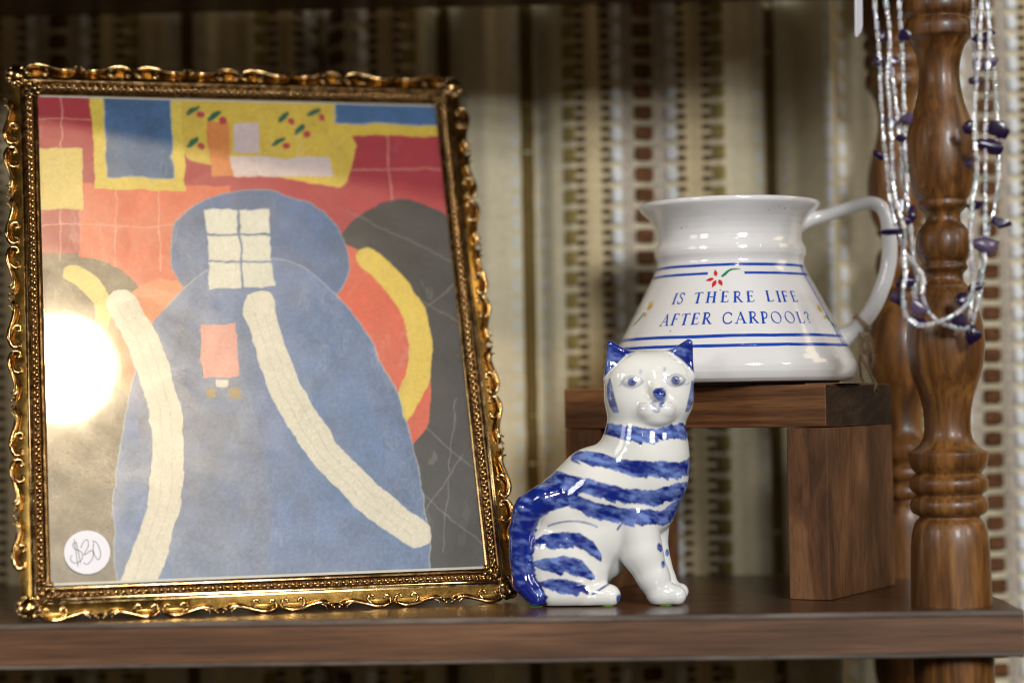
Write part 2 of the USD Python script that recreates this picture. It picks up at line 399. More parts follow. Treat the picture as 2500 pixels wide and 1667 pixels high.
ZV0, ZV1, SP = -6.0, 33.5, 1.187
for gi, c in enumerate(XG):
    for s in (-1, 1):
        Part(cur, 'grey_band', strip(c + s * .95 - .33, c + s * .95 + .33, .025), 'cloth_grey', True)
        Part(cur, 'beige_band', strip(c + s * 2.9 - .95, c + s * 2.9 + .95, .02), 'cloth_beige', True)
    z = ZV0 + .2
    dash = {-3.62: [], -2.16: [], 2.16: [], 3.62: []}; picks = []
    while z < ZV1:
        jz = (rng.random(8) - .5) * .05
        Part(cur, 'brown_block', puff(c + jz[0], z + jz[1], .54, .42 + jz[2] * .4, .16, .3), 'yarn_brown', True)
        for s in (-1, 1):
            Part(cur, 'white_tuft', puff(c + s * 1.57 + jz[3] * .4, z + jz[4] - .02, .29, .42, .17, .8), 'yarn_white', True)
            Part(cur, 'olive_block', puff(c + s * 4.27, z + jz[5], .34, .42, .09, .25), 'yarn_olive', True)
        for k in dash:
            for q in (-.25, .25):
                dash[k].append(puff(c + k + (rng.random() - .5) * .06, z + q * SP, .27, .17, .09, .3))
        for q in (-.08, .08):
            xs = np.linspace(c - .85, c + .85, 16)
            picks.append(tube(np.stack([xs, fold(xs) - .05, np.full(16, z + SP / 2 + q)], 1), .035, 5))
        z += SP
    for k, ms in dash.items():
        Part(cur, 'dash_column', cat_mesh(ms), 'yarn_dark', True, kind='stuff')
    Part(cur, 'weft_yarn', cat_mesh(picks), 'yarn_cream', True, kind='stuff')
for x in (XS[0], XS[1], XS[2], XS[4], XS[5]):
    Part(cur, 'olive_stripe', strip(x - .40, x + .34, .03, wob=.03), 'yarn_olive_dark', True)
    for s in (-1, 1):
        ms = []; z = ZV0
        while z < ZV1:
            ms.append(puff(x + s * .78, z, .22, .36, .03, .6)); z += SP
        Part(cur, 'pale_dash_column', cat_mesh(ms), 'yarn_pale', True, kind='stuff')
ms = []; z = ZV0
while z < ZV1:
    ms += [puff(XS[3] - .1, z, .2, .5, .06, .6), puff(XS[3] + .75, z + .2, .26, .4, .1, .6)]; z += SP
Part(cur, 'pale_dash_column', cat_mesh(ms), 'yarn_white', True, kind='stuff')

# ------------------------------------------------------------------ wooden riser
RX, RY, RW, RD, RH, RT_, RL = 12.83, 5.09, 14.62, 8.71, 10.43, 2.10, 2.124
_c, _s = np.cos(SA), np.sin(SA)


def riser_pt(a, b, z):                        # a along the front from its right corner (negative = left), b into the depth
    return np.array([RX + a * _c - b * _s, RY + a * _s + b * _c, z])


def riser_xf(m):
    v = np.array(m.vertices); m.vertices = np.stack([RX + v[:, 0] * _c - v[:, 1] * _s, RY + v[:, 0] * _s + v[:, 1] * _c, v[:, 2]], 1); return m


riser = Thing('wooden_riser', 'small brown stained wooden riser bench carrying the white mug', 'riser', riser_pt(-RW / 2, RD / 2, 0))
bd = Part(riser, 'top_board', riser_xf(rbox(-RW, -.012, 0, RD, RH - RT_ + .02, RH, .07)), 'riser_board_wood', 30)
Part(bd, 'end_grain', riser_xf(trimesh.creation.box(bounds=[[-.1, .06, RH - RT_ + .08], [.004, RD - .06, RH - .06]])), 'riser_end_wood')
Part(riser, 'leg', riser_xf(rbox(-RL, -.01, .02, RD - .02, 0, RH - RT_ - .01, .07)), 'riser_leg_wood', 30)
Part(riser, 'leg', riser_xf(rbox(-RW + .01, -RW + RL, .02, RD - .02, 0, RH - RT_ - .01, .07)), 'riser_leg_wood', 30)

# ------------------------------------------------------------------ mug
MC = np.array([9.0, 12.52, RH + .16])
mug = Thing('mug', 'white wide-bottomed ceramic mug with blue lettering and stripes on the wooden riser', 'mug', MC)
OUT = [(0.02, .0), (5.75, .0), (6.05, .04), (6.28, .22), (6.42, .55), (6.44, .82), (6.36, 1.12), (6.2, 1.45), (5.78, 2.25), (5.3, 3.15), (4.8, 4.1), (4.3, 5.05), (4.0, 5.62), (3.86, 5.95), (3.80, 6.2), (3.82, 6.35), (3.90, 6.55), (3.93, 6.75), (3.90, 6.95), (3.82, 7.12), (3.76, 7.25), (3.72, 7.5), (3.74, 7.8), (3.84, 8.1), (4.02, 8.4), (4.28, 8.7), (4.52, 8.93), (4.66, 9.08), (4.70, 9.2), (4.66, 9.31), (4.56, 9.36), (4.44, 9.33), (4.3, 9.2), (4.0, 8.85), (3.7, 8.45), (3.5, 8.0), (3.42, 7.4), (3.5, 6.4), (3.7, 5.7), (4.6, 4.0), (5.6, 2.0), (6.0, 1.2), (6.0, .7), (5.7, .45), (.02, .4)]
from scipy.interpolate import CubicSpline, PchipInterpolator
_o = np.array(OUT); _sl = np.r_[0, np.cumsum(np.linalg.norm(np.diff(_o, axis=0), axis=1))]
_pr = PchipInterpolator(_sl, _o)(np.unique(np.r_[np.linspace(0, _sl[-1], 170), _sl]))
_q = lathe(_pr, 128); _q.apply_translation(MC)
Part(mug, 'body', _q, 'white_ceramic', True)
_ext = np.array(OUT[4:30]); _ri = PchipInterpolator(_ext[1:, 1], _ext[1:, 0]) if np.all(np.diff(_ext[1:, 1]) > 0) else None
_zr = np.array([p for p in OUT[5:30] if True]); _zo = np.argsort(_zr[:, 1]); mug_r = PchipInterpolator(_zr[_zo, 1], _zr[_zo, 0])
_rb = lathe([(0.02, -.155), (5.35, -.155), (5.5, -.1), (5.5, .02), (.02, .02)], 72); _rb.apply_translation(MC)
Part(mug, 'rubber_foot', _rb, 'shade_black', 30)  # added black disc: the shade under the mug put into its colour
hp = np.array([(1405, 345), (1475, 330), (1600, 302), (1750, 258), (1860, 226), (1950, 212), (2022, 250), (2058, 335), (2070, 440), (2072, 560), (2052, 700), (2015, 815), (1960, 935), (1885, 1040), (1800, 1115), (1720, 1165)], float)
hx = (hp[:, 0] - (955 + .0166 * 900 * (hp[:, 1] / 900))) / 133.4; hz = (1538 - hp[:, 1]) / 133.4 - .57
hpath = spline(np.stack([MC[0] + hx, MC[1] + np.zeros(len(hx)) + .1, MC[2] + hz - .1], 1), 70)
tt = np.linspace(0, 1, 70); hr = .345 + .30 * np.exp(-(tt / .055) ** 2) + .20 * np.exp(-((1 - tt) / .06) ** 2) + .06 * smoothstep(.3, .55, tt)
Part(mug, 'handle', tube(hpath, hr, 20, flat=((0, 1, 0), 1.25)), 'white_ceramic', True)


def on_mug(poly, th0, z0, off=.014, rref=None, ang=None):
    """Lays a flat shape (x along the turn, y up, cm) on the mug's wall with its origin at angle th0 (0 = front) and height z0."""
    out = []
    for g in getattr(poly, 'geoms', [poly]):
        if g.is_empty or g.area < 1e-5: continue
        v, f = trimesh.creation.triangulate_polygon(g, engine='earcut')
        m = trimesh.Trimesh(np.c_[v, np.zeros(len(v))], f, process=False)
        vv, ff = trimesh.remesh.subdivide_to_size(m.vertices, m.faces, .22)
        z = z0 + vv[:, 1]; r = mug_r(z) + off; th = th0 + vv[:, 0] / (rref or float(mug_r(z0)))
        out.append(trimesh.Trimesh(np.stack([MC[0] + r * np.sin(th), MC[1] - r * np.cos(th), MC[2] + z], 1), ff, process=False))
    return cat_mesh(out)


def band(za, w, t0, t1, seed):
    t = np.linspace(t0, t1, 120); r = float(mug_r(za)); x = t * r
    up = w / 2 + .035 * (vnoise1(x * 1.3, seed) - .5); dn = -w / 2 + .035 * (vnoise1(x * 1.3 + 50, seed) - .5); mid = .06 * (vnoise1(x * .5, seed + 9) - .5)
    return on_mug(Polygon(np.r_[np.c_[x, mid + up], np.c_[x, mid + dn][::-1]]), 0, za, rref=r)


D = np.pi / 180
Part(mug, 'blue_line', band(5.93, .135, -88 * D, 69 * D, 1), 'blue_glaze', True)
Part(mug, 'blue_line', band(5.50, .125, -88 * D, -21 * D, 2), 'blue_glaze', True)
Part(mug, 'blue_line', band(5.50, .125, 5 * D, 72 * D, 3), 'blue_glaze', True)
Part(mug, 'blue_line', band(2.30, .15, -100 * D, 72 * D, 4), 'blue_glaze', True)
Part(mug, 'blue_line', band(1.83, .15, -100 * D, 75 * D, 5), 'blue_glaze', True)
for a0, a1 in ((62, 65), (68, 70.5)):
    zz = np.linspace(1.8, 5.95, 40); th = np.linspace(a1, a0, 40) * D; w = .07
    v = []
    for z, t in zip(zz, th):
        for s in (-1, 1):
            r = float(mug_r(z)) + .013; q = t + s * w / r
            v.append([MC[0] + r * np.sin(q), MC[1] - r * np.cos(q), MC[2] + z])
    f = np.array([[i, i + 1, i + 3] for i in range(0, 78, 2)] + [[i, i + 3, i + 2] for i in range(0, 78, 2)])
    Part(mug, 'blue_line', trimesh.Trimesh(np.array(v), f, process=False), 'blue_glaze', True)


def stroke(pts, w, curve=False):
    p = spline(pts, 40) if curve else np.asarray(pts, float)
    return LineString(p).buffer(w * .62, cap_style='flat' if not curve else 'round', quad_segs=4)


def serif(x, y, l=.13):
    return LineString([(x - l, y), (x + l, y)]).buffer(.034, cap_style='round')


def glyph(ch):
    st, th = .145, .065
    stem = lambda x, a=0.0, b=1.0: [stroke([(x, a), (x, b)], st)]
    if ch == 'I': g, a = stem(.14) + [serif(.14, .02), serif(.14, .98)], .30
    elif ch == 'S': g, a = [stroke([(.47, .80), (.41, .94), (.27, .98), (.12, .91), (.09, .75), (.2, .6), (.36, .46), (.45, .29), (.38, .1), (.22, .02), (.07, .07), (.03, .21)], .085, True)], .54
    elif ch == 'T': g, a = stem(.36, 0, .96) + [stroke([(0, .92), (.2, .96), (.72, .99)], .06), stroke([(.015, .93), (-.02, .80)], .045), stroke([(.70, .98), (.72, .86)], .045), serif(.36, .02)], .74
    elif ch == 'H': g, a = stem(.14) + stem(.66) + [stroke([(.14, .53), (.66, .53)], th)] + [serif(x, y) for x in (.14, .66) for y in (.02, .98)], .84
    elif ch in 'EFL':
        g = stem(.14) + [serif(.14, .98 if ch == 'L' else .02)]
        if ch != 'L': g += [stroke([(.1, .97), (.54, .97)], .055), stroke([(.53, 1.0), (.56, .83)], .045), stroke([(.14, .53), (.44, .53)], .05), stroke([(.44, .62), (.44, .44)], .04)]
        if ch != 'F': g += [stroke([(.06, .03), (.56, .03)], .055), stroke([(.54, .02), (.61, .21)], .045)]
        if ch == 'E': g += []
        a = {'E': .68, 'F': .62, 'L': .66}[ch]
    elif ch in 'RP':
        lo = .50 if ch == 'R' else .44
        g = stem(.14) + [serif(.14, .02), serif(.10, .98, .09), stroke([(.14, .97), (.32, .97), (.49, .88), (.51, .70), (.40, lo + .04), (.16, lo)], .08, True)]
        if ch == 'R': g += [stroke([(.28, .53), (.66, 0)], .11), serif(.67, .02, .08)]
        a = .74 if ch == 'R' else .60
    elif ch == 'A': g, a = [stroke([(.06, .01), (.40, 1.02)], .05), stroke([(.36, 1.0), (.70, 0)], .12), stroke([(.16, .34), (.58, .34)], .045), serif(.06, .02, .11), serif(.70, .02, .12)], .80
    elif ch == 'C': g, a = [stroke([(.72, .80), (.60, .93), (.42, .975), (.2, .87), (.09, .64), (.09, .38), (.2, .13), (.42, .025), (.62, .07), (.75, .2)], .085, True), stroke([(.71, .70), (.74, .92)], .05)], .82
    elif ch == 'O':
        e = lambda rx, ry, r: shapely.affinity.rotate(shapely.affinity.scale(Point(.47, .49).buffer(1, 24), rx, ry), r)
        g, a = [e(.45, .52, 0).difference(e(.345, .46, 12))], .96
    elif ch == '?': g, a = [stroke([(.05, .78), (.12, .93), (.27, .98), (.42, .87), (.40, .69), (.27, .52), (.25, .28)], .075, True), Point(.25, .06).buffer(.06)], .48
    else: g, a = [], .42
    return unary_union(g) if g else None, a


import shapely.affinity
for text, z0, r_, xa, xb, H_ in (('IS THERE LIFE', 3.985, 4.75, -42.5, 41, .56), ('AFTER CARPOOL?', 2.905, 5.27, -46, 43, .58)):
    x = 0.0; gl = []
    for ch in text:
        g, a = glyph(ch)
        if g is not None: gl.append((g, x))
        x += a + .085
    W = x - .085; r0 = float(mug_r(z0 + .28)); k = (xb - xa) * D * r0 / W
    for i, (g, x) in enumerate(gl):
        g = shapely.affinity.skew(g, 4 - 3 * i / len(gl), 0, origin=(0, 0))
        sx = min(k, H_ * 1.08)
        g = shapely.affinity.affine_transform(g, [sx, 0, 0, H_, x * k + xa * D * r0, .01 * math.sin(i * 2.1)])
        Part(mug, 'letter', on_mug(g, 0, z0, rref=r0), 'blue_glaze', True)


def petal(L_, w, ang, x, y):
    t = np.linspace(0, 1, 14); e = w * np.sin(np.pi * t ** .8) * .5
    p = Polygon(np.r_[np.c_[t * L_, e], np.c_[t * L_, -e][::-1]]).buffer(0)
    return shapely.affinity.translate(shapely.affinity.rotate(p, ang, origin=(0, 0)), x, y)


fl = Part(mug, 'flower', on_mug(unary_union([petal(.36, .19, 105, -.02, .12), petal(.44, .17, 192, -.12, .0), petal(.42, .20, 248, -.02, -.08), petal(.38, .2, 300, .12, -.06)]), -14.5 * D, 5.22), 'red_glaze', True)
lf = [(.22, .12), (.34, .24), (.52, .40), (.75, .50), (1.05, .50), (1.28, .44), (1.05, .44), (.8, .42), (.62, .32), (.45, .14), (.30, .06)]
Part(fl, 'leaf', on_mug(Polygon(lf), -14.5 * D, 5.22), 'green_glaze', True)
for th, z, mir in ((-63, 3.75, -1), (58.5, 3.45, 1)):
    g = [petal(.5, .15, 112, 0, .05), petal(.55, .14, 92, .1, .02), petal(.42, .13, 130, -.08, .02), Point(.02, -.22).buffer(.11)]
    st_ = Polygon([(.18, -.12), (.3, -.3), (.55, -.55), (.85, -.72), (.95, -.70), (.7, -.5), (.42, -.2), (.28, -.05)])
    g = [shapely.affinity.scale(q, mir, 1, origin=(0, 0)) for q in g + [st_]]
    f2 = Part(mug, 'flower', on_mug(unary_union(g[:-1]), th * D, z), 'yellow_glaze', True)
    Part(f2, 'leaf', on_mug(g[-1], th * D, z), 'green_glaze', True)

for sx_, sz_, r_, mt in ((.62, 8.72, .028, 'red_glaze'), (.40, 8.62, .022, 'ink'), (.52, 8.80, .02, 'red_glaze'), (-.16, 8.2, .016, 'ink'), (-.78, 7.9, .035, 'kraft_card'), (-.70, 7.95, .022, 'ink'), (-.66, 2.62, .03, 'ink'), (-.20, 4.62, .03, 'kraft_card')):
    Part(mug, 'glaze_speck', on_mug(shapely.affinity.scale(Point(0, 0).buffer(r_, 5), 1.6, .8), sx_ if abs(sx_) > .5 else sx_, sz_), mt, True)

# twine tied round the foot of the handle, and the kraft tag lying under it
hk = hpath[61]
tw = Thing('jute_twine', 'frayed jute twine tied round the bottom of the mug handle, hanging over the riser edge', 'twine', hk - [0, 0, .5])
_tp = lambda pts, y: np.array([ony(1980 + .1786 * a, 720 + .1786 * b, y + c) for a, b, c in pts])
cords = [_tp([(620, 260, .6), (590, 350, .5), (640, 460, .2), (680, 590, -.2), (690, 720, -.3), (670, 850, -.3), (670, 1000, -.2), (690, 1120, -.1), (720, 1180, 0)], 12.2),
         _tp([(690, 600, -.3), (780, 640, -.4), (830, 760, -.3), (840, 880, -.2), (800, 1010, -.2), (790, 960, -.1)], 12.2),
         _tp([(680, 610, -.4), (670, 760, -.4), (720, 900, -.5), (790, 1030, -.5), (850, 1150, -.6), (880, 1230, -1.4), (850, 1310, -1.7)], 12.2),
         _tp([(700, 590, -.4), (790, 560, .0), (820, 650, .3), (760, 800, .3), (700, 700, 0), (650, 640, -.3)], 12.2)]
_th = np.linspace(0, 2 * np.pi, 26); _tan = hpath[63] - hpath[59]; _tan /= np.linalg.norm(_tan); _pa = np.cross(_tan, [0, 1, 0]); _pa /= np.linalg.norm(_pa)
for k in range(2):
    cords.append(hk + _tan * (.1 * k - .05) + np.outer(np.cos(_th), _pa) * (hr[61] + .07) + np.outer(np.sin(_th), [0, 1.0, 0]) * (hr[61] * 1.25 + .07))
for i, cpts in enumerate(cords):
    Part(tw, 'cord', tube(spline(cpts, 60) + rng.normal(0, .012, (60, 3)), .062 + .012 * rng.normal(size=60), 7), 'jute', True)
fz = []
for cpts in cords[:4]:
    sp = spline(cpts, 120)
    for _ in range(130):
        p0 = sp[rng.integers(120)]; d = rng.normal(size=3); d /= np.linalg.norm(d); ln = .12 + .35 * rng.random()
        d2 = d + rng.normal(size=3) * .6
        fz.append(np.array([p0, p0 + d * ln * .5, p0 + (d + d2) * ln * .45]))
bc = UsdGeom.BasisCurves.Define(stage, tw.path + '/fray'); bc.CreateTypeAttr('linear')
bc.CreatePointsAttr(Vt.Vec3fArray.FromNumpy(((np.vstack(fz) - tw.base) * CM).astype(np.float32))); bc.CreateCurveVertexCountsAttr([3] * len(fz)); bc.CreateWidthsAttr([.00011] * (3 * len(fz)))
UsdShade.MaterialBindingAPI.Apply(bc.GetPrim()).Bind(UsdShade.Material.Get(stage, L + 'jute')); bc.GetPrim().SetCustomDataByKey('kind', 'stuff')
kc = riser_xf(rbox(-1.6, .45, 1.2, 4.4, RH + .004, RH + .05, .02))
kt = Thing('kraft_tag', 'brown kraft card tag lying flat on the riser top beside the mug foot', 'tag', riser_pt(-.6, 2.8, RH))
Part(kt, 'card', kc, 'kraft_card')
# ------------------------------------------------------------------ picture frame
FA, FL, FW, FH = .2977, .355, 20.9081, 25.93
FO = np.array([-23.7993, .8922, 1.5999])
FX = np.array([np.cos(FA), np.sin(FA), 0]); _n = np.array([-np.sin(FA), np.cos(FA), 0]); FY = np.cos(FL) * np.array([0, 0, 1.0]) + np.sin(FL) * _n; FN = np.cross(FX, FY)


def fr(p):                                    # frame coordinates (u, v, h towards the viewer) to the world
    p = np.asarray(p, float); return FO + p[..., :1] * FX + p[..., 1:2] * FY + p[..., 2:3] * FN


def frm(m):
    m.vertices = fr(np.array(m.vertices)); return m


frame = Thing('picture_frame', 'gilt ornate picture frame with abstract blue, red and yellow print under glass, leaning back', 'picture frame', fr([FW / 2, -1.6, -.3]))
_cor = lambda w, h: np.array([(-w, -w, h), (FW + w, -w, h), (FW + w, FH + w, h), (-w, FH + w, h)])


def ring(profile):
    """Mitred moulding round the opening from (distance outwards, height) pairs."""
    v = np.vstack([_cor(w, h) for w, h in profile]); f = []
    for i in range(len(profile) - 1):
        for j in range(4):
            k = (j + 1) % 4
            f += [[i * 4 + j, (i + 1) * 4 + j, (i + 1) * 4 + k], [i * 4 + j, (i + 1) * 4 + k, i * 4 + k]]
    return trimesh.Trimesh(v, np.array(f), process=False)


HB = .02
inner = [(-.02, -.12), (-.02, .05), (.03, .12), (.10, .16), (.17, .15), (.20, .10), (.24, .02), (.28, .0), (.50, .04), (.53, .10)]
outer = [(.53, .10), (.56, .24), (.61, .30), (.68, .33), (.75, .31), (.79, .26), (.83, .24), (.88, .235)]
Part(frame, 'inner_moulding', frm(ring(inner[:7])), 'gilt', 25)
Part(frame, 'groove', frm(ring(inner[6:])), 'gilt_dark', 25)
Part(frame, 'ridge_moulding', frm(ring(outer)), 'gilt', 25)
t_ = np.linspace(0, 1, 9)
cove = [(.88 + .48 * t, .235 - .235 * t + .04 * t * t) for t in t_]
cove += [(1.37, -.02), (1.37, -.28), (1.2, -.30)]
Part(frame, 'cove_moulding', frm(ring(cove)), 'gilt_cove', 25)


def side(k):
    """(start, direction along, outward direction, length) of each side of the opening, in frame coordinates."""
    return [((0, 0), (1, 0), (0, -1), FW), ((FW, 0), (0, 1), (1, 0), FH), ((FW, FH), (-1, 0), (0, 1), FW), ((0, FH), (0, -1), (-1, 0), FH)][k]


def P3(k, s, w, h):
    st_, al, ou, ln = side(k); s = np.asarray(s, float); w = np.broadcast_to(w, s.shape); h = np.broadcast_to(h, s.shape)
    return np.stack([st_[0] + s * al[0] + w * ou[0], st_[1] + s * al[1] + w * ou[1], h], -1)


_b6 = trimesh.creation.icosphere(subdivisions=1)
for k in range(4):
    ln = side(k)[3]
    # twisted bead row, and two rows of fine milling
    n = int(ln / .345); ss = (np.arange(n) + .5) * ln / n; ms = []
    for c in P3(k, ss, .385, .05):
        m = _b6.copy(); al = np.array([*side(k)[1], 0.0]); 
        v = np.array(m.vertices) * .12; v += np.outer(v @ al, al) * .35; m.vertices = v + c; ms.append(m)
    Part(frame, 'bead_row', frm(cat_mesh(ms)), 'gilt', True, kind='stuff')
    sg = np.linspace(0, ln, int(ln / .04)); rr = .035 + .018 * np.sin(sg * 2 * np.pi / .345)
    Part(frame, 'rope_edge', frm(tube(P3(k, sg, .475 + .025 * np.sin(sg * 2 * np.pi / .345), .07), rr, 5)), 'gilt', True)
    for w, h, pitch in ((.07, .155, .13), (.64, .325, .125), (.74, .30, .125)):
        n = int(ln / pitch); ss = (np.arange(n) + .5) * ln / n; ms = []
        bx = trimesh.creation.box(extents=(.07, .07, .07))
        tm = trimesh.Trimesh(*[np.array(a) for a in (_oc.vertices, _oc.faces)], process=False) if False else None
        oc = np.array([(1, 0, 0), (-1, 0, 0), (0, 1, 0), (0, -1, 0), (0, 0, 1.0)]); of = np.array([(0, 2, 4), (2, 1, 4), (1, 3, 4), (3, 0, 4)])
        C = P3(k, ss, w, h); V = (C[:, None] + oc[None] * [.052, .052, .038]).reshape(-1, 3); Fc = (of[None] + 5 * np.arange(n)[:, None, None]).reshape(-1, 3)
        Part(frame, 'milled_row', frm(trimesh.Trimesh(V, Fc, process=False)), 'gilt', False, kind='stuff')

# scrolls on the outer edge: S-arms that meet in a V and part at a pair of little balls
HALF, HS = 5.53 / 2, -.02
arm = np.array([(.12, 1.52, .10), (.30, 1.56, .16), (.55, 1.50, .20), (.9, 1.50, .20), (1.3, 1.60, .20), (1.75, 1.74, .20), (2.15, 1.78, .19), (2.5, 1.70, .17), (2.70, 1.56, .12), (2.74, 1.46, .08)])
arm_r = np.interp(np.linspace(0, 1, 44), [0, .1, .25, .5, .75, .92, 1], [.05, .12, .135, .10, .13, .10, .04])
curl = np.array([(1.9, 1.74, .18), (1.66, 1.60, .17), (1.54, 1.40, .17), (1.64, 1.22, .17), (1.82, 1.25, .17), (1.82, 1.38, .17)])
curl2 = np.array([(2.60, 1.66, .16), (2.66, 1.46, .16), (2.55, 1.26, .16), (2.38, 1.27, .16), (2.37, 1.40, .16)])
leafl = np.array([(.9, 1.52, .20), (.66, 1.60, .22), (.52, 1.70, .2), (.50, 1.80, .16)])


def scroll_half(k, s0, sgn):
    ms = []
    for pts, rr in ((arm, arm_r), (curl, np.linspace(.10, .065, 22)), (curl2, np.linspace(.095, .06, 22)), (leafl, np.linspace(.07, .04, 14))):
        sp = spline(pts, len(rr)); ms.append(tube(P3(k, s0 + sgn * sp[:, 0], sp[:, 1] - .13, sp[:, 2] + HS), rr, 8))
    for (a, b, h, r) in ((.13, 1.72, .12, .085), (.26, 1.62, .14, .10), (.40, 1.44, .14, .06)):
        q = _b6.copy(); q.apply_scale(r); q.apply_translation(P3(k, s0 + sgn * a, b - .13, h + HS)); ms.append(q)
    return cat_mesh(ms)


starts = {0: [2.24 + 5.55 * i for i in range(4)], 1: [.82 + 5.53 * i for i in range(5)], 2: [FW - x for x in (18.75, 13.2, 7.7, 2.1)], 3: [FH - (3.55 + 5.53 * i) for i in range(5)]}
for k in range(4):
    ln = side(k)[3]
    for s0 in starts[k]:
        for sgn in (-1, 1):
            if s0 + sgn * 1.4 < -.2 or s0 + sgn * 1.4 > ln + .2: continue
            Part(frame, 'scroll', frm(scroll_half(k, s0, sgn)), 'gilt', True)
# wavy backing web under the scrolls
for k in range(4):
    ln = side(k)[3]; sg = np.linspace(-1.2, ln + 1.2, 160); ph = (sg - starts[k][0]) / (2 * HALF) * 2 * np.pi
    dd = np.min(np.abs(sg[:, None] - np.array(starts[k])[None]), axis=1); w = np.interp(dd, [0, .1, .3, .55, .9, 1.3, 1.75, 2.15, 2.5, 2.70, 2.8], [1.24, 1.36, 1.42, 1.37, 1.37, 1.46, 1.60, 1.64, 1.56, 1.40, 1.30]) + .0 * sg
    A = P3(k, sg, 1.24, .064); B = P3(k, sg, w, .03); C2 = P3(k, sg, w - .02, -.20)
    v = np.vstack([A, B, C2]); n = len(sg); i = np.arange(n - 1)
    f = np.vstack([np.stack([i, n + i, n + i + 1], 1), np.stack([i, n + i + 1, i + 1], 1), np.stack([n + i, 2 * n + i, 2 * n + i + 1], 1), np.stack([n + i, 2 * n + i + 1, n + i + 1], 1)])
    Part(frame, 'edge_web', frm(trimesh.Trimesh(v, f, process=False)), 'gilt_cove', True)


def blob(c, r):
    q = trimesh.creation.icosphere(subdivisions=2); q.vertices = np.array(q.vertices) * r + c; return q


for ci, (cu, cv, su, sv) in enumerate(((0, 0, -1, -1), (FW, 0, 1, -1), (FW, FH, 1, 1), (0, FH, -1, 1))):
    ms = []; c = np.array([cu + su * .98, cv + sv * .98, .16])
    a = np.linspace(0, 2 * np.pi, 40)
    ms.append(tube(np.stack([c[0] + .40 * np.cos(a), c[1] + .40 * np.sin(a), np.full(40, .22)], 1), .085, 8))
    ms.append(blob(c + [0, 0, .06], (.21, .21, .21)))
    d0 = math.atan2(sv, su)
    for j, aa in enumerate(np.linspace(-2.0, 2.0, 6)):
        p = c + .47 * np.array([np.cos(d0 + aa), np.sin(d0 + aa), 0]); ms.append(blob(p + [0, 0, .04], (.17, .17, .13)))
        q = c + .54 * np.array([np.cos(d0 + aa + .3), np.sin(d0 + aa + .3), 0]); ms.append(blob(q, (.09, .09, .11)))
    for r0, h, rad in ((.62, .30, .17), (.40, .36, .15), (.18, .33, .16), (-.02, .24, .13)):
        ms.append(blob((cu + su * r0, cv + sv * r0, h), (rad, rad, rad * .8)))
    for s in (-1, 1):
        for r0 in (.1, .34):
            p = np.array([cu + su * r0, cv + sv * r0]) + s * .2 * np.array([-sv * su * su, su * sv * sv]); ms.append(blob((p[0], p[1], .24), (.12, .12, .12)))
    ms.append(tube(np.array([(cu + su * .8, cv + sv * .8, .02), (cu + su * 1.25, cv + sv * 1.25, .0)]), .5, 12))
    Part(frame, 'corner_ornament', frm(cat_mesh(ms)), 'gilt', True)

# print: an abstract of colour fields, in the colours of the photographed print
uu, vv = np.meshgrid(np.arange(-.1, FW + .1, .05), np.arange(-.1, FH + .1, .05))
wob = lambda s, f: (meshkit.fbm(np.stack([uu * f, vv * f, np.full_like(uu, s)], -1), 3, s) - .5)
U = uu + .30 * wob(1, .8) + .10 * wob(2, 3.5); V_ = vv + .30 * wob(3, .8) + .10 * wob(4, 3.5)
img = np.zeros(uu.shape + (3,)) + np.array([.040, .038, .042])
_sub = [(-.013, -.02), (.02, -.012), (.012, .02), (-.02, .013)]


def cover(poly):
    return sum(shapely.contains_xy(poly, U + a, V_ + b).astype(float) for a, b in _sub)[..., None] / 4


def fill(poly, col, tex=.12, seed=5, rim=None):
    poly = poly if hasattr(poly, 'geom_type') else Polygon(poly)
    shapely.prepare(poly)
    m = cover(poly)
    t = 1 + tex * 2 * (meshkit.fbm(np.stack([uu * .9, vv * .9, np.full_like(uu, seed)], -1), 6, seed) - .5) + tex * .8 * (meshkit.noise(np.stack([uu * 9, vv * 9, np.full_like(uu, seed)], -1), seed) - .5)
    img[:] = img * (1 - m) + m * np.array(col) * t[..., None]
    if rim is not None:
        m = cover(poly.boundary.buffer(.035)) * .7; img[:] = img * (1 - m) + m * np.array(rim)


def line(pts, w, col, k=.8):
    m = cover(LineString(pts).buffer(w / 2)) * k; img[:] = img * (1 - m) + m * np.array(col)


ell = lambda x, y, rx, ry, r=0: shapely.affinity.rotate(shapely.affinity.scale(Point(x, y).buffer(1, 48), rx, ry), r)
soft = lambda pts, r=.5: Polygon(pts).buffer(-r).buffer(2 * r).buffer(-r)
fill(sbox(-1, -1, 4.2, 18.6), (.135, .098, .062), .45, 11)
fill(sbox(-1, 17.0, 22, 27), (.36, .030, .042), .10, 12)
fill(sbox(1.9, 14.6, 9.5, 20.9), (.60, .12, .055), .10, 13)
for x in (.9, 3.6, 5.8, 17.9): line([(x, 16), (x + .25, 26)], .06, (.66, .32, .24))
for y in (24.6, 18.6): line([(-1, y), (6.6, y - .05)], .06, (.66, .32, .24))
line([(13, 21.9), (21, 22.1)], .06, (.66, .32, .24))
fill(sbox(-1, 19.4, 2.1, 22.9), (.60, .45, .13), .08, 14)
fill(soft([(7.3, 28), (7.3, 22.4), (15.6, 20.8), (16.4, 23.4), (14.9, 28)], .6), (.58, .40, .055), .14, 15)
fill(sbox(2.7, 20.6, 7.3, 27), (.60, .44, .07), .1, 16)
fill(sbox(3.35, 21.3, 6.7, 27), (.055, .115, .235), .3, 17, (.3, .33, .36))
fill(sbox(15.0, 24.0, 22, 27), (.58, .40, .05), .1, 18)
fill(sbox(15.4, 24.7, 22, 27), (.06, .13, .27), .2, 19, (.4, .42, .42))
fill(ell(18.6, 7, 6.5, 13.2), (.030, .028, .036), .35, 20)
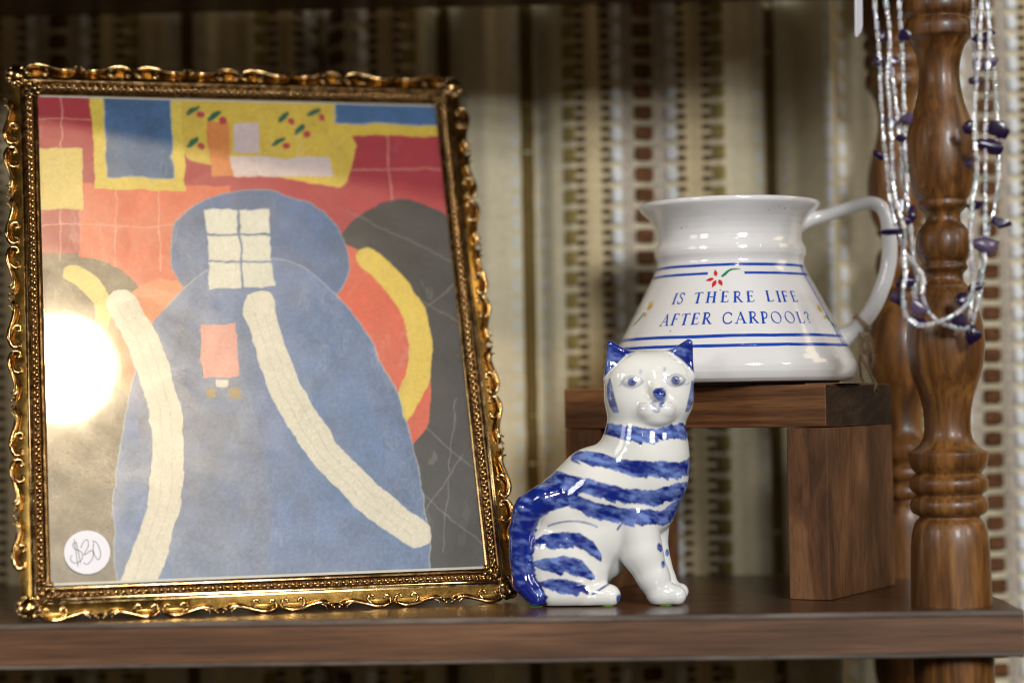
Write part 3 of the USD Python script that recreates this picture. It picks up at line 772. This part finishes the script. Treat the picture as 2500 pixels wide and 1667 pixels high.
for p in ([(14, 17.5), (21, 13.2)], [(16.3, 11.5), (21, 15.5)], [(17, 9), (21, 5.2)], [(17.5, 2.2), (20.5, 6.0)], [(15.5, 19.6), (21, 16.6)], [(16.6, 5.4), (21, 1.2)], [(18.8, 1), (20.4, 9)]): line(p, .05, (.2, .18, .18), .7)
fill(ell(2.0, 12.2, 3.6, 4.6), (.12, .088, .058), .4, 21)
fill(ell(15.6, 12.2, 3.1, 6.0, 18), (.58, .10, .055), .12, 22)
arc = lambda x, y, r, a0, a1, w: LineString([(x + r * math.cos(t), y + r * math.sin(t)) for t in np.linspace(a0, a1, 40)]).buffer(w)
fill(arc(13.2, 12.2, 5.6, -.95, .95, .62), (.62, .45, .08), .08, 23)
fill(arc(.4, 13.6, 2.6, -1.3, 1.1, .5), (.60, .46, .13), .08, 24)
fill(ell(5.6, 12.4, 2.6, 3.4, -30), (.62, .20, .08), .1, 25)
# broad blue fields: one low and wide, one tall and narrow behind it
fill(ell(10.9, 17.0, 4.6, 3.7, -4), (.070, .125, .27), .30, 26, (.24, .28, .36))
fill(ell(10.6, 2.2, 7.6, 14.8), (.105, .165, .32), .30, 27, (.34, .37, .42))
fill(ell(7.4, 6.0, 3.0, 8.2, 6), (.13, .17, .285), .34, 28)
fill(ell(13.6, 9.0, 2.4, 6.2, 12), (.098, .168, .335), .26, 29)
# pale panels, tiles and small accents
fill(arc(-9.5, 7.0, 15.2, -.56, .5, .80), (.60, .54, .45), .06, 30)
fill(arc(27.0, 15.5, 16.4, 3.22, 4.1, .80), (.60, .55, .47), .06, 31)
for q in (-.25, .25):
    line(list(arc(-9.5, 7.0, 15.2 + q, -.56, .5, .01).exterior.coords)[:40], .035, (.40, .36, .31), .7); line(list(arc(27.0, 15.5, 16.4 + q, 3.22, 4.1, .01).exterior.coords)[:40], .035, (.40, .36, .31), .7)
for k in range(6): fill(sbox(8.2 + 1.72 * (k % 2), 15.2 + 1.5 * (k // 2), 9.8 + 1.72 * (k % 2), 16.58 + 1.5 * (k // 2)), (.60, .57, .50), .06, 34 + k)
fill(sbox(8.6, 21.5, 9.7, 24.6), (.58, .20, .05), .12, 40)
fill(sbox(9.7, 21.5, 15.0, 22.6), (.56, .44, .43), .06, 41)
fill(sbox(9.9, 22.8, 11.2, 24.6), (.55, .42, .42), .06, 42)
fill(sbox(7.6, 10.4, 9.4, 13.2), (.62, .27, .23), .14, 43)
fill(sbox(8.3, 9.9, 8.9, 10.3), (.60, .56, .50), .1, 45)
fill(sbox(7.7, 9.3, 8.2, 9.8), (.30, .20, .08), .1, 46)
fill(sbox(8.9, 9.2, 9.4, 9.8), (.30, .20, .08), .1, 47)
for p in ((7.9, 25.2), (9.0, 24.9), (12.6, 25.0), (13.4, 24.3), (12.2, 23.6), (7.8, 23.4), (14.3, 25.3)):
    fill(ell(*p, .45, .15, 40), (.02, .10, .05), .2, 44); fill(ell(p[0] + .4, p[1] - .25, .2, .2), (.42, .04, .05), .1, 48)
for k in range(80):                          # dry brush marks, pale and dark
    x, y, a_, l_ = rng.uniform(0, FW), rng.uniform(0, FH), rng.uniform(-.5, .5) + 1.4, rng.uniform(.6, 2.4)
    p = [(x, y), (x + l_ * math.cos(a_) * .5 + .1, y + l_ * math.sin(a_) * .5), (x + l_ * math.cos(a_), y + l_ * math.sin(a_))]
    m = cover(LineString(p).buffer(rng.uniform(.06, .28))) * rng.uniform(.03, .09) * (meshkit.noise(np.stack([uu * 12, vv * 3, np.zeros_like(uu)], -1), k % 7)[..., None] > .42); img[:] = img * (1 - m) + m * (np.array([.62, .60, .58]) if k % 3 else np.array([.03, .03, .05]))
img *= (1 + .16 * (meshkit.fbm(np.stack([uu * 7, vv * 7, np.zeros_like(uu)], -1), 3, 41) - .5) + .10 * (meshkit.noise(np.stack([uu * 17, vv * 9, np.zeros_like(uu)], -1), 42) - .5) + .16 * (rng.random(uu.shape) - .5))[..., None]
edge = (vv < .16) | (vv > FH - .10)
img[edge] = (.50, .47, .44)
n = uu.shape[1]; i, j = np.meshgrid(np.arange(uu.shape[0] - 1), np.arange(n - 1), indexing='ij'); a = (i * n + j).ravel()
pv = np.stack([uu, vv, np.full_like(uu, -.06) + .012 * (meshkit.fbm(np.stack([uu * .4, vv * .4, np.zeros_like(uu)], -1), 2, 3) - .5)], -1).reshape(-1, 3)
pf = np.vstack([np.stack([a, a + 1, a + n + 1], 1), np.stack([a, a + n + 1, a + n], 1)])
Part(frame, 'art_print', (fr(pv), pf), 'printed_paper', True, color=img.reshape(-1, 3), label='abstract print of blue, red, yellow and cream colour fields')
Part(frame, 'glass_pane', frm(trimesh.creation.box(bounds=[[-.1, -.1, -.03], [FW + .1, FH + .1, -.005]])), 'frame_glass')
Part(frame, 'backing_board', frm(trimesh.creation.box(bounds=[[-.9, -.9, -.30], [FW + .9, FH + .9, -.12]])), 'backing')
leg0 = fr([FW / 2, FH * .62, -1.05]); leg1 = np.array([leg0[0] - .2, min(leg0[1] + 4.2, 19.0), .1])
Part(frame, 'easel_leg', tube(np.array([leg0, leg1]), .6, 4), 'backing')
sk = Part(frame, 'price_sticker', frm(trimesh.creation.cylinder(radius=1.06, height=.05, sections=64, transform=trimesh.transformations.translation_matrix([1.72, 1.58, .03]))), 'white_card', 30, label='round white price sticker reading $30')
hand = {'dollar_sign': [[(-.44, .40), (-.52, .52), (-.62, .42), (-.55, .2), (-.25, .02), (-.2, -.25), (-.38, -.46), (-.6, -.5), (-.75, -.32), (-.66, -.12)], [(-.56, .66), (-.50, .1), (-.42, -.66)], [(-.46, .5), (-.38, .0), (-.30, -.52)]],
        'three': [[(-.22, .22), (-.12, .52), (.04, .62), (.09, .45), (-.02, .1), (-.12, -.12), (.10, .02), (.24, .08), (.30, -.08), (.18, -.42), (.0, -.58), (-.16, -.50)]],
        'zero': [[(.34, .5), (.30, .2), (.38, -.2), (.52, -.38), (.62, -.2), (.58, .2), (.44, .48), (.28, .55)]]}
for nm, strokes in hand.items():
    Part(sk, nm, frm(cat_mesh([tube(np.c_[spline(np.array(s) + [1.70, 1.58], 40), np.full(40, .057)], .016, 6) for s in strokes])), 'ink', True)

# ------------------------------------------------------------------ porcelain cat
CY, CS = 5.3, 112.7
_o0 = ony(1220 + 560 * .4464, 800 + 1522 * .4464, CY)
CO = np.array([_o0[0], CY, 0.0])


def cp3(zx, zy, y=0.0):                       # read off an enlarged crop of the photograph; y in cm into the depth
    Z = (1522 - zy) / CS
    return np.array([(zx - 560) / CS + .0166 * Z, y, Z])


hs = .055
gx, gy, gz = np.arange(-4.9, 4.9, hs), np.arange(-2.9, 2.7, hs), np.arange(-.25, 13.4, hs)
G = np.stack(np.meshgrid(gx, gy, gz, indexing='ij'), -1).astype(np.float32)


def smin(a, b, k):
    h = np.clip(.5 + .5 * (b - a) / k, 0, 1); return b + (a - b) * h - k * h * (1 - h)


class Field:
    """Distance field on the grid, updated only near each added shape."""
    def __init__(self): self.d = np.full(G.shape[:3], 9.0, np.float32)
    def _win(self, lo, hi, pad=.9):
        s = []
        for g, a, b in zip((gx, gy, gz), lo, hi):
            s.append(slice(max(0, np.searchsorted(g, a - pad)), np.searchsorted(g, b + pad)))
        return tuple(s)
    def add(self, fn, lo, hi, k, sub=False):
        w = self._win(lo, hi); d = fn(G[w])
        self.d[w] = -smin(-self.d[w], d, k) if sub else smin(self.d[w], d.astype(np.float32), k)
    def cone(self, a, b, ra, rb, k=.25, sy=1.0):
        a, b = np.asarray(a), np.asarray(b); S = np.array([1, sy, 1.0])
        def fn(p):
            q = (p - a) * S; ba = (b - a) * S; t = np.clip(q @ ba / (ba @ ba), 0, 1); return np.linalg.norm(q - t[..., None] * ba, axis=-1) - (ra + (rb - ra) * t)
        r = max(ra, rb); self.add(fn, np.minimum(a, b) - r / min(1, sy), np.maximum(a, b) + r / min(1, sy), k)
    def ell(self, c, r, k=.25, p=2.0, sub=False):
        c, r = np.asarray(c), np.asarray(r, float)
        def fn(q):
            x = np.abs((q - c) / r); n = (x ** p).sum(-1) ** (1 / p); return (n - 1) * r.min()
        self.add(fn, c - r, c + r, k, sub)
    def chain(self, pts, k=.25, sy=1.0):
        for (a, ra), (b, rb) in zip(pts[:-1], pts[1:]): self.cone(a, b, ra, rb, k, sy)


fd = Field(); q = 1 / CS
fd.chain([(cp3(350, 1160, .15), 185 * q), (cp3(395, 1010, .1), 205 * q), (cp3(545, 905, .05), 232 * q), (cp3(810, 830, -.1), 222 * q)], .5, 1.05)
fd.chain([(cp3(700, 870, 0), 222 * q), (cp3(795, 700, -.1), 226 * q), (cp3(800, 590, -.1), 218 * q)], .5, 1.05)
fd.cone(cp3(480, 1150, .1), cp3(780, 980, .0), 230 * q, 190 * q, .4, 1.1)
fd.cone(cp3(560, 1250, .4), cp3(430, 1300, .3), 150 * q, 200 * q, .3, 1.1)
fd.ell(cp3(372, 1275, -.55), (232 * q, 1.25, 222 * q), .18, 2.2)                      # haunch
fd.chain([(cp3(300, 1440, -.75), 95 * q), (cp3(470, 1455, -.95), 74 * q), (cp3(598, 1466, -1.05), 60 * q)], .16)   # hind foot
fd.chain([(cp3(300, 1440, .9), 95 * q), (cp3(560, 1470, 1.0), 60 * q)], .16)
fd.ell(cp3(380, 1420, 0), (200 * q, 1.5, 100 * q), .3, 2.6)
fd.chain([(cp3(735, 1040, -.75), 128 * q), (cp3(772, 1240, -.85), 112 * q), (cp3(835, 1375, -.9), 88 * q), (cp3(868, 1455, -.95), 70 * q), (cp3(955, 1468, -1.15), 55 * q)], .2)   # near fore leg
fd.chain([(cp3(820, 1030, .55), 120 * q), (cp3(855, 1230, .55), 68 * q), (cp3(905, 1390, .4), 56 * q), (cp3(935, 1460, .3), 56 * q), (cp3(985, 1462, .1), 46 * q)], .15)
fd.chain([(cp3(340, 915, -1.1), 60 * q), (cp3(245, 945, -1.05), 82 * q), (cp3(165, 1000, -.9), 88 * q), (cp3(122, 1110, -.8), 68 * q), (cp3(118, 1260, -.85), 62 * q), (cp3(140, 1390, -.95), 66 * q), (cp3(205, 1470, -1.1), 52 * q)], .07)   # tail
fd.ell(cp3(815, 352, -.15), (245 * q, 1.85, 205 * q), .35, 2.7)                        # head
fd.ell(cp3(815, 440, -.25), (222 * q, 1.7, 150 * q), .3, 2.3)
fd.ell(cp3(845, 478, -1.75), (102 * q, .62, 78 * q), .3)                               # muzzle
fd.ell(cp3(800, 470, -1.95), (52 * q, .42, 46 * q), .15); fd.ell(cp3(892, 468, -1.95), (50 * q, .42, 46 * q), .15)
fd.ell(cp3(850, 525, -1.75), (60 * q, .45, 34 * q), .15)
fd.cone(cp3(830, 300, -1.55), cp3(860, 395, -2.2), 46 * q, 38 * q, .25)
fd.ell(cp3(861, 392, -2.30), (32 * q, .22, 24 * q), .14)
for ex_, ey_ in ((720, 318), (948, 312)):
    fd.ell(cp3(ex_, ey_ + 4, -1.98), (60 * q, .22, 38 * q), .14, sub=True) if False else fd.ell(cp3(ex_, ey_, -1.72), (52 * q, .32, 34 * q), .1)
_ears = []
for tri in (((602, 296), (608, 116), (728, 200)), ((1032, 296), (1030, 114), (902, 196))):
    A = np.array([cp3(x, y)[[0, 2]] for x, y in tri])
    ce = A.mean(0); A = ce + (A - ce) * 1.0
    def tri_fn(p, A=A):
        d2 = np.full(p.shape[:-1], 1e9, np.float32); s = np.full(p.shape[:-1], 1e9, np.float32); area = np.cross(A[1] - A[0], A[2] - A[0]); sg = np.sign(area)
        for i in range(3):
            a, b = A[i], A[(i + 1) % 3]; e = b - a; w = p[..., [0, 2]] - a; t = np.clip(w @ e / (e @ e), 0, 1); dd = w - t[..., None] * e
            d2 = np.minimum(d2, (dd ** 2).sum(-1)); s = np.minimum(s, sg * (e[0] * w[..., 1] - e[1] * w[..., 0]))
        d = np.where(s > 0, -np.sqrt(d2), np.sqrt(d2))
        yy = np.abs(p[..., 1] + .60) - .14
        o = np.stack([d, yy], -1); return np.minimum(o.max(-1), 0) + np.linalg.norm(np.maximum(o, 0), axis=-1) - .20
    lo = np.array([A[:, 0].min(), -.9, A[:, 1].min()]) - .2; hi = np.array([A[:, 0].max(), -.2, A[:, 1].max()]) + .2
    fd.add(tri_fn, lo, hi, .28)
    c0 = A.mean(0) + [.0, -.05]; fd.ell((c0[0], -1.06, c0[1] + .10), (.46, .22, .62), .22, sub=True); _ears.append(A)
fd.d = np.maximum(fd.d, -(G[..., 2] - .06))
# hollow between the near fore leg and the hind foot comes from the shapes themselves


def surface_nets(d, xs, ys, zs):
    s = d < 0; nx, ny, nz = d.shape
    cs = [(i, j, k) for i in (0, 1) for j in (0, 1) for k in (0, 1)]
    cnt = sum(s[i:nx - 1 + i, j:ny - 1 + j, k:nz - 1 + k].astype(np.int8) for i, j, k in cs)
    act = np.argwhere((cnt > 0) & (cnt < 8)); idx = np.full((nx - 1, ny - 1, nz - 1), -1, np.int32); idx[tuple(act.T)] = np.arange(len(act))
    acc = np.zeros((len(act), 3)); num = np.zeros(len(act))
    val = {c: d[act[:, 0] + c[0], act[:, 1] + c[1], act[:, 2] + c[2]] for c in cs}
    for a in cs:
        for ax in range(3):
            if a[ax]: continue
            b = list(a); b[ax] = 1; va, vb = val[a], val[tuple(b)]; m = (va < 0) != (vb < 0)
            t = np.where(m, va / np.where(m, va - vb, 1), 0); p = np.array(a, float)[None].repeat(len(act), 0); p[:, ax] += t; acc[m] += p[m]; num[m] += 1
    h = xs[1] - xs[0]; v = (act + acc / num[:, None]) * h + [xs[0], ys[0], zs[0]]
    f = []
    for ax in range(3):
        o = [a for a in range(3) if a != ax]; sl0 = [slice(1, -1)] * 3; sl0[ax] = slice(0, -1); sl1 = list(sl0); sl1[ax] = slice(1, None)
        A_, B_ = s[tuple(sl0)], s[tuple(sl1)]
        for flip in (False, True):
            w = np.argwhere((A_ & ~B_) if not flip else (~A_ & B_))
            off = np.ones(3, int); off[ax] = 0; w = w + off
            def cell(du, dv):
                c = w.copy(); c[:, o[0]] -= du; c[:, o[1]] -= dv; return idx[c[:, 0], c[:, 1], c[:, 2]]
            qd = np.stack([cell(1, 1), cell(0, 1), cell(0, 0), cell(1, 0)], 1)
            if (ax == 1) != flip: qd = qd[:, ::-1]
            f.append(qd[:, [0, 1, 2]]); f.append(qd[:, [0, 2, 3]])
    return v, np.vstack(f)


cv, cf = surface_nets(fd.d, gx, gy, gz)
cm_ = trimesh.Trimesh(cv, cf, process=False); trimesh.smoothing.filter_taubin(cm_, .5, .53, 8); cv = np.array(cm_.vertices)

# brushwork in cobalt: strokes laid out on the front, wrapping round with depth
zx = 560 + (cv[:, 0] - .0166 * cv[:, 2]) * CS; zy = 1522 - cv[:, 2] * CS; yy = cv[:, 1]
rag = lambda f, s: vnoise1((zx - .8 * (zy - 900)) * f + yy * 40 * f, s) - .5
hatch = 56 * rag(.03, 1) + 34 * rag(.075, 2) + 8 * rag(.2, 8); hatch2 = 60 * rag(.033, 3) + 36 * rag(.08, 4) + 8 * rag(.2, 9)
blue = np.zeros(len(cv)); deep = np.zeros(len(cv))


def lay(m, dp=0.0):
    global blue, deep
    m = np.clip(m, 0, 1); deep = np.where(m > blue, dp, deep); blue = np.maximum(blue, m)


def stripe(pts, half, x0, x1, dp=0.0, soft=7):
    p = np.array(pts, float); c = np.interp(zx, p[:, 0], p[:, 1]); hf = np.interp(zx, p[:, 0], p[:, 2]) if p.shape[1] > 2 else half
    m = smoothstep(0, soft, (zy - (c - hf + hatch * .55)) + 3) * smoothstep(0, soft, ((c + hf + hatch2 * .7) - zy) + 3) * smoothstep(0, 14, zx - x0 + hatch * .5) * smoothstep(0, 14, x1 - zx)
    return m


body = zy > 500
lay(body * stripe([(540, 575, 30), (600, 580, 42), (700, 600, 42), (800, 608, 42), (920, 596, 40), (1040, 588, 40)], 42, 520, 1100))
lay(stripe([(360, 700, 22), (420, 712, 32), (500, 730, 40), (650, 765, 42), (800, 792, 46), (920, 795, 48), (1060, 785, 50)], 42, 385, 1100))
lay(stripe([(200, 840, 40), (330, 835, 50), (400, 848, 40), (550, 895, 44), (700, 935, 44), (850, 940, 46), (1045, 900, 52)], 44, 180, 1100))
lay(stripe([(365, 950, 24), (430, 965, 40), (520, 995, 46), (650, 1032, 44), (780, 1048, 46), (880, 1052, 44), (960, 1020, 60)], 44, 362, 1000) * (zy < 1110))
# tail
tp = np.array([(350, 905), (245, 935), (165, 990), (118, 1100), (110, 1260), (128, 1390), (185, 1480)], float)
dt = np.full(len(cv), 1e9)
for a, b in zip(tp[:-1], tp[1:]):
    e = b - a; w = np.c_[zx, zy] - a; t = np.clip(w @ e / (e @ e), 0, 1); dt = np.minimum(dt, np.linalg.norm(w - t[:, None] * e, axis=1))
ang = 30 * (vnoise1(zy * .06 + zx * .03, 5) - .5) + 16 * (vnoise1(zy * .15, 6) - .5)
lay(smoothstep(0, 10, 86 + ang - dt) * (yy < 1.2), 1.0)
lay(smoothstep(0, 12, 100 - zx + ang * .4) * (zy > 980), .8)
# haunch feathers
def feather(x0, x1, yt, yb):
    t = np.clip((zx - x0) / (x1 - x0), 0, 1); top = np.interp(t, *zip(*yt)); bot = np.interp(t, *zip(*yb)) + hatch2 * .8
    return smoothstep(0, 7, zy - top + hatch * .25) * smoothstep(0, 7, bot - zy) * (zx > x0) * (zx < x1) * (yy < -.3)
lay(feather(172, 556, [(0, 1163), (.2, 1128), (.45, 1112), (.7, 1122), (.88, 1165), (1, 1240)], [(0, 1166), (.15, 1200), (.4, 1212), (.62, 1196), (.8, 1225), (.93, 1262), (1, 1285)]), .15)
lay(feather(160, 520, [(0, 1278), (.25, 1250), (.55, 1240), (.8, 1262), (1, 1350)], [(0, 1283), (.15, 1310), (.4, 1335), (.65, 1345), (.85, 1372), (1, 1376)]), .15)
lay(feather(190, 485, [(0, 1386), (.3, 1362), (.6, 1362), (.85, 1385), (1, 1420)], [(0, 1392), (.2, 1425), (.45, 1445), (.7, 1450), (1, 1452)]), .25)


def thin(pts, w, dp=.1, front=-.3):
    p = spline(pts, 40); d = np.full(len(cv), 1e9)
    for a, b in zip(p[:-1], p[1:]):
        e = b - a; ww = np.c_[zx, zy] - a; t = np.clip(ww @ e / (e @ e), 0, 1); d = np.minimum(d, np.linalg.norm(ww - t[:, None] * e, axis=1))
    return smoothstep(w + 4, w - 3, d) * (yy < front)


lay(.8 * thin([(268, 1086), (330, 1066), (410, 1060), (480, 1072), (530, 1092)], 4))
lay(.9 * thin([(505, 1452), (560, 1420), (620, 1390)], 5))
lay(.9 * thin([(640, 1108), (662, 1078), (690, 1060)], 5)); lay(thin([(645, 1470), (648, 1500)], 12))
for (a, b) in ((862, 1205), (884, 1300), (915, 1252), (872, 1215)):
    lay(smoothstep(17, 11, np.hypot((zx - a) * 1.3, (zy - b) * .7)))
# head
hd = zy < 520
for A, s in zip(_ears, (-1, 1)):
    a0 = np.c_[560 + (A[:, 0] - .0166 * A[:, 1]) * CS, 1522 - A[:, 1] * CS]
    base = np.interp(zx, [560, 640, 700, 760], [300, 225, 175, 150]) if s < 0 else np.interp(zx, [870, 930, 1000, 1070], [145, 165, 215, 290])
    side_ = (zx < 800) if s < 0 else (zx > 830)
    lay(smoothstep(0, 12, base - zy + hatch * .2) * side_, .75)
fc = yy < -1.0
for ex_, ey_, pu in ((718, 320, 716), (948, 315, 950)):
    dx, dy = zx - ex_, zy - ey_
    rr = np.sqrt((dx / 54) ** 2 + (dy / (33 * np.sqrt(np.maximum(.05, 1 - np.abs(dx) / 90)))) ** 2)
    lay(.42 * smoothstep(.24, .06, np.abs(rr - 1)) * fc, .1); lay(.13 * smoothstep(1.0, .9, rr) * fc, .0)
    lay(.85 * smoothstep(30, 20, np.hypot(zx - pu, dy)) * fc, -.2); lay(.95 * smoothstep(15, 8, np.hypot(zx - pu - 3, dy + 2)) * fc, .8)
lay(.6 * thin([(995, 330), (1012, 338), (1024, 330)], 3, front=-1.0)); lay(.4 * thin([(664, 330), (650, 338)], 3, front=-1.0))
for a, b in ((763, 266), (892, 255)): lay(.38 * smoothstep(15, 6, np.hypot((zx - a) * 1.2, (zy - b) * .8)) * fc)
chk = np.array([(600, 305, 4), (598, 340, 14), (605, 400, 20), (620, 450, 20), (634, 482, 14)], float)
cx = np.interp(zy, chk[:, 1], chk[:, 0]); cw = np.interp(zy, chk[:, 1], chk[:, 2]); lay(.85 * smoothstep(cw + 4, cw - 3, np.abs(zx - cx)) * (zy > 300) * (zy < 484) * (yy < .2), .1)
chk = np.array([(1046, 320, 6), (1046, 380, 16), (1034, 440, 18), (1015, 485, 10)], float)
cx = np.interp(zy, chk[:, 1], chk[:, 0]); cw = np.interp(zy, chk[:, 1], chk[:, 2]); lay(.85 * smoothstep(cw + 4, cw - 3, np.abs(zx - cx)) * (zy > 316) * (zy < 486) * (yy < .2), .1)
lay(smoothstep(4, -4, np.maximum(np.abs(zx - 862) - np.interp(zy, [356, 372, 400, 425], [20, 36, 30, 8]), np.abs(zy - 390) - 34) + hatch * .12) * (yy < -1.6), .5)
lay(.85 * thin([(872, 400), (880, 425), (868, 448)], 11, front=-1.4)); lay(.55 * thin([(838, 425), (826, 445), (842, 452), (830, 470), (838, 480), (858, 462)], 6, front=-1.4))
for y0 in (436, 452, 468): lay(.26 * thin([(752, y0 + 2), (775, y0), (796, y0 + 2)], 4, front=-1.2))
for y0 in (436, 456): lay(.16 * thin([(905, y0), (930, y0 - 2)], 5, front=-1.2))
tone = meshkit.fbm(np.stack([(zx + zy * .5) * .016, (zy - zx * .3) * .04, yy * 2], -1), 4, 12); ton2 = meshkit.fbm(np.stack([zx * .05, zy * .05, yy * 4], -1), 3, 15)
tone = np.clip((tone - .33) / .34 + .40 * deep + .3 * (ton2 - .5), 0, 1)[:, None]
tone = tone ** .9
cb = np.array([.17, .26, .62]) * (1 - tone) ** 1.2 + np.array([.006, .018, .20]) * tone
cw_ = np.array([.74, .755, .735])
ccol = cw_ * (1 - blue[:, None]) + cb * blue[:, None]
dark_in = np.clip(deep, 0, 1)
kitty = Thing('cat_figurine', 'small white porcelain cat figurine painted with blue stripes, seated in front of the frame corner', 'figurine', CO)
Part(kitty, 'body', (cv + CO, cf), 'painted_porcelain', True, color=ccol)
for x, y, z_ in ((.25, -1.05, 0), (3.0, -1.1, 0), (-3.2, -.9, 0), (3.1, .3, 0)):
    c = trimesh.creation.cylinder(radius=.34, height=.10, sections=24); c.apply_translation(CO + [x, y, .055]); Part(kitty, 'felt_pad', c, 'green_felt')

# ------------------------------------------------------------------ necklace of bugle beads and amethyst chips
zA = lambda pts: [(2080 + .287 * a, .287 * b) for a, b in pts]
zB = lambda pts: [(2080 + .3509 * a, 400 + .3509 * b) for a, b in pts]
strands = [
    (zA([(180, -330), (186, -120), (190, 0), (215, 300), (240, 600), (252, 900), (268, 1200), (300, 1450)]) + zB([(262, 180), (290, 380), (335, 520), (375, 640), (440, 700), (500, 800), (486, 900), (520, 1010), (620, 1105), (700, 1135), (780, 1150), (850, 1090)]), .1),
    (zA([(268, -330), (275, -120), (285, 0), (318, 300), (322, 480), (302, 660), (318, 900), (335, 1200), (350, 1500)]) + zB([(300, 230), (345, 400), (372, 500), (362, 620), (375, 760), (350, 880), (372, 1050), (470, 1130), (600, 1100), (690, 1060), (790, 990), (850, 820), (826, 650), (830, 350), (858, 150), (868, 20)]) + zA([(1045, 1300), (1040, 1080), (1050, 850), (1062, 650), (1080, 450), (1090, 250), (1104, 0), (1110, -330)]), -.25),
    (zA([(330, 480), (352, 680), (388, 1000), (410, 1200), (440, 1450)]) + zB([(395, 300), (415, 550), (430, 680), (455, 800), (440, 930), (430, 1050)]), .45),
    (zA([(385, -330), (390, -120), (396, 0), (410, 250), (430, 500), (442, 800), (446, 1100), (448, 1300), (470, 1500)]) + zB([(380, 200), (395, 370), (418, 540), (432, 680), (470, 800), (420, 860), (450, 950)]), .3),
    (zA([(1160, -330), (1150, 0), (1166, 250), (1152, 560), (1142, 900), (1135, 1180), (1130, 1400)]) + zB([(925, 60), (930, 300), (925, 480), (920, 640), (902, 800), (872, 1000), (840, 1100)]), .0),
    (zA([(1172, -330), (1160, 0), (1170, 300), (1200, 600), (1235, 950), (1245, 1200), (1245, 1500)]) + zB([(1012, 150), (990, 330), (955, 450), (920, 560), (890, 760), (850, 900), (815, 1080)]), .3),
    (zA([(1040, -330), (1040, 0), (1030, 280), (1034, 500), (1058, 680)]), .45)]
neck = Thing('necklace', 'long necklace of silvery glass beads and purple stone chips hanging before the post', 'necklace', ony(2290, 790, 0) + [0, .2, 0])
_cyl = trimesh.creation.cylinder(radius=1, height=1, sections=6)
bugles = [0]
for pts, yo in strands:
    P = np.array([ony(u, v, yo) for u, v in pts]); P[:, 1] += .12 * np.sin(np.arange(len(P)) * 1.7)
    s = np.r_[0, np.cumsum(np.linalg.norm(np.diff(P, axis=0), axis=1))]
    sp = PchipInterpolator(s, P); N_ = int(s[-1] / .46)
    th = Part(neck, 'strand', tube(sp(np.linspace(0, s[-1], N_ * 2)), .03, 5), 'thread')
    for i in range(N_):
        a, b = sp((i + .05) / N_ * s[-1]), sp((i + .90) / N_ * s[-1]); d = b - a; ln = np.linalg.norm(d)
        if max(a[2], b[2]) > 29.5: continue
        if bugles[0] >= 299: break
        bugles[0] += 1
        m = _cyl.copy(); v = np.array(m.vertices); r = .142 + .012 * rng.normal(); _ra = rng.random() * 6.28; v = v * [r, r, ln]; v[:, :2] = v[:, :2] @ np.array([[np.cos(_ra), np.sin(_ra)], [-np.sin(_ra), np.cos(_ra)]]); v[:, :2] *= 1 - .25 * (np.abs(v[:, 2:3]) > ln * .45)
        T = trimesh.geometry.align_vectors([0, 0, 1], d + rng.normal(0, .03, 3)); m.vertices = v @ T[:3, :3].T + (a + b) / 2
        Part(th, 'bugle_bead', m, 'bugle_glass')
chips = [(zA([(x, y)])[0], w * .287, h * .287) for x, y, w, h in ((265, 315, 70, 90), (450, 295, 130, 95), (180, 530, 110, 70), (330, 525, 130, 105), (325, 1035, 85, 95), (465, 1010, 100, 90), (410, 1180, 105, 65), (250, 1325, 155, 85), (1085, 335, 110, 110), (1185, 300, 120, 75), (1160, 540, 130, 85), (1050, 700, 130, 90), (1010, 1085, 130, 95), (1240, 1105, 175, 140), (1165, 1250, 220, 115), (1010, 1390, 95, 85))]
chips += [(zB([(x, y)])[0], w * .3509, h * .3509) for x, y, w, h in ((325, 290, 80, 80), (432, 340, 105, 130), (290, 462, 150, 55), (372, 395, 80, 65), (370, 815, 115, 90), (330, 935, 115, 95), (470, 985, 125, 115), (440, 1105, 145, 80), (855, 290, 105, 58), (1040, 428, 180, 100), (930, 560, 185, 125), (760, 940, 80, 95), (865, 860, 140, 55), (755, 1085, 115, 115), (832, 1185, 95, 125))]
import scipy.spatial
strand0 = neck
for k, ((u, v), w, h) in enumerate(chips):
    c = ony(u, v, .05 + .3 * (rng.random() - .5)); pp = rng.normal(size=(14, 3)); pp /= np.linalg.norm(pp, axis=1, keepdims=True); pp *= (.75 + .35 * rng.random((14, 1)))
    pp = pp * [w / 53.2 / 1.45, .2, h / 53.2 / 1.45]; a = (rng.random() - .5) * .7
    pp = np.stack([pp[:, 0] * np.cos(a) - pp[:, 2] * np.sin(a), pp[:, 1] - .05, pp[:, 0] * np.sin(a) + pp[:, 2] * np.cos(a)], 1)
    hl = trimesh.Trimesh(pp, scipy.spatial.ConvexHull(pp).simplices, process=False); hl.fix_normals()
    vv_, ff_ = trimesh.remesh.subdivide(hl.vertices, hl.faces); hl = trimesh.Trimesh(vv_, ff_); trimesh.smoothing.filter_laplacian(hl, .3, 1)
    hl.vertices = np.array(hl.vertices) + c
    Part(neck, 'amethyst_chip', hl, 'amethyst', 40)

# ------------------------------------------------------------------ paper tag hanging at the top
tg = Thing('price_tag', 'narrow white paper tag with a pointed tip hanging at the top, left of the necklace', 'tag', ony(2098, 93, .6))
pl = np.array([(2085, -260), (2110, -260), (2109, 55), (2103, 75), (2088, 94), (2085, 92)])
P = np.array([ony(u, v, .6) for u, v in pl]); x0 = P[0, 0]
tri = trimesh.creation.extrude_polygon(Polygon(np.c_[(P[:, 0] - x0) * 2.2, P[:, 2]]), .05, engine='earcut')
v = np.array(tri.vertices); dpt = v[:, 0]; tri.vertices = np.stack([x0 + dpt * .45 + v[:, 2] * .9, .6 + dpt * .89 - v[:, 2] * .45, v[:, 1]], 1)
Part(tg, 'paper', tri, 'white_card')
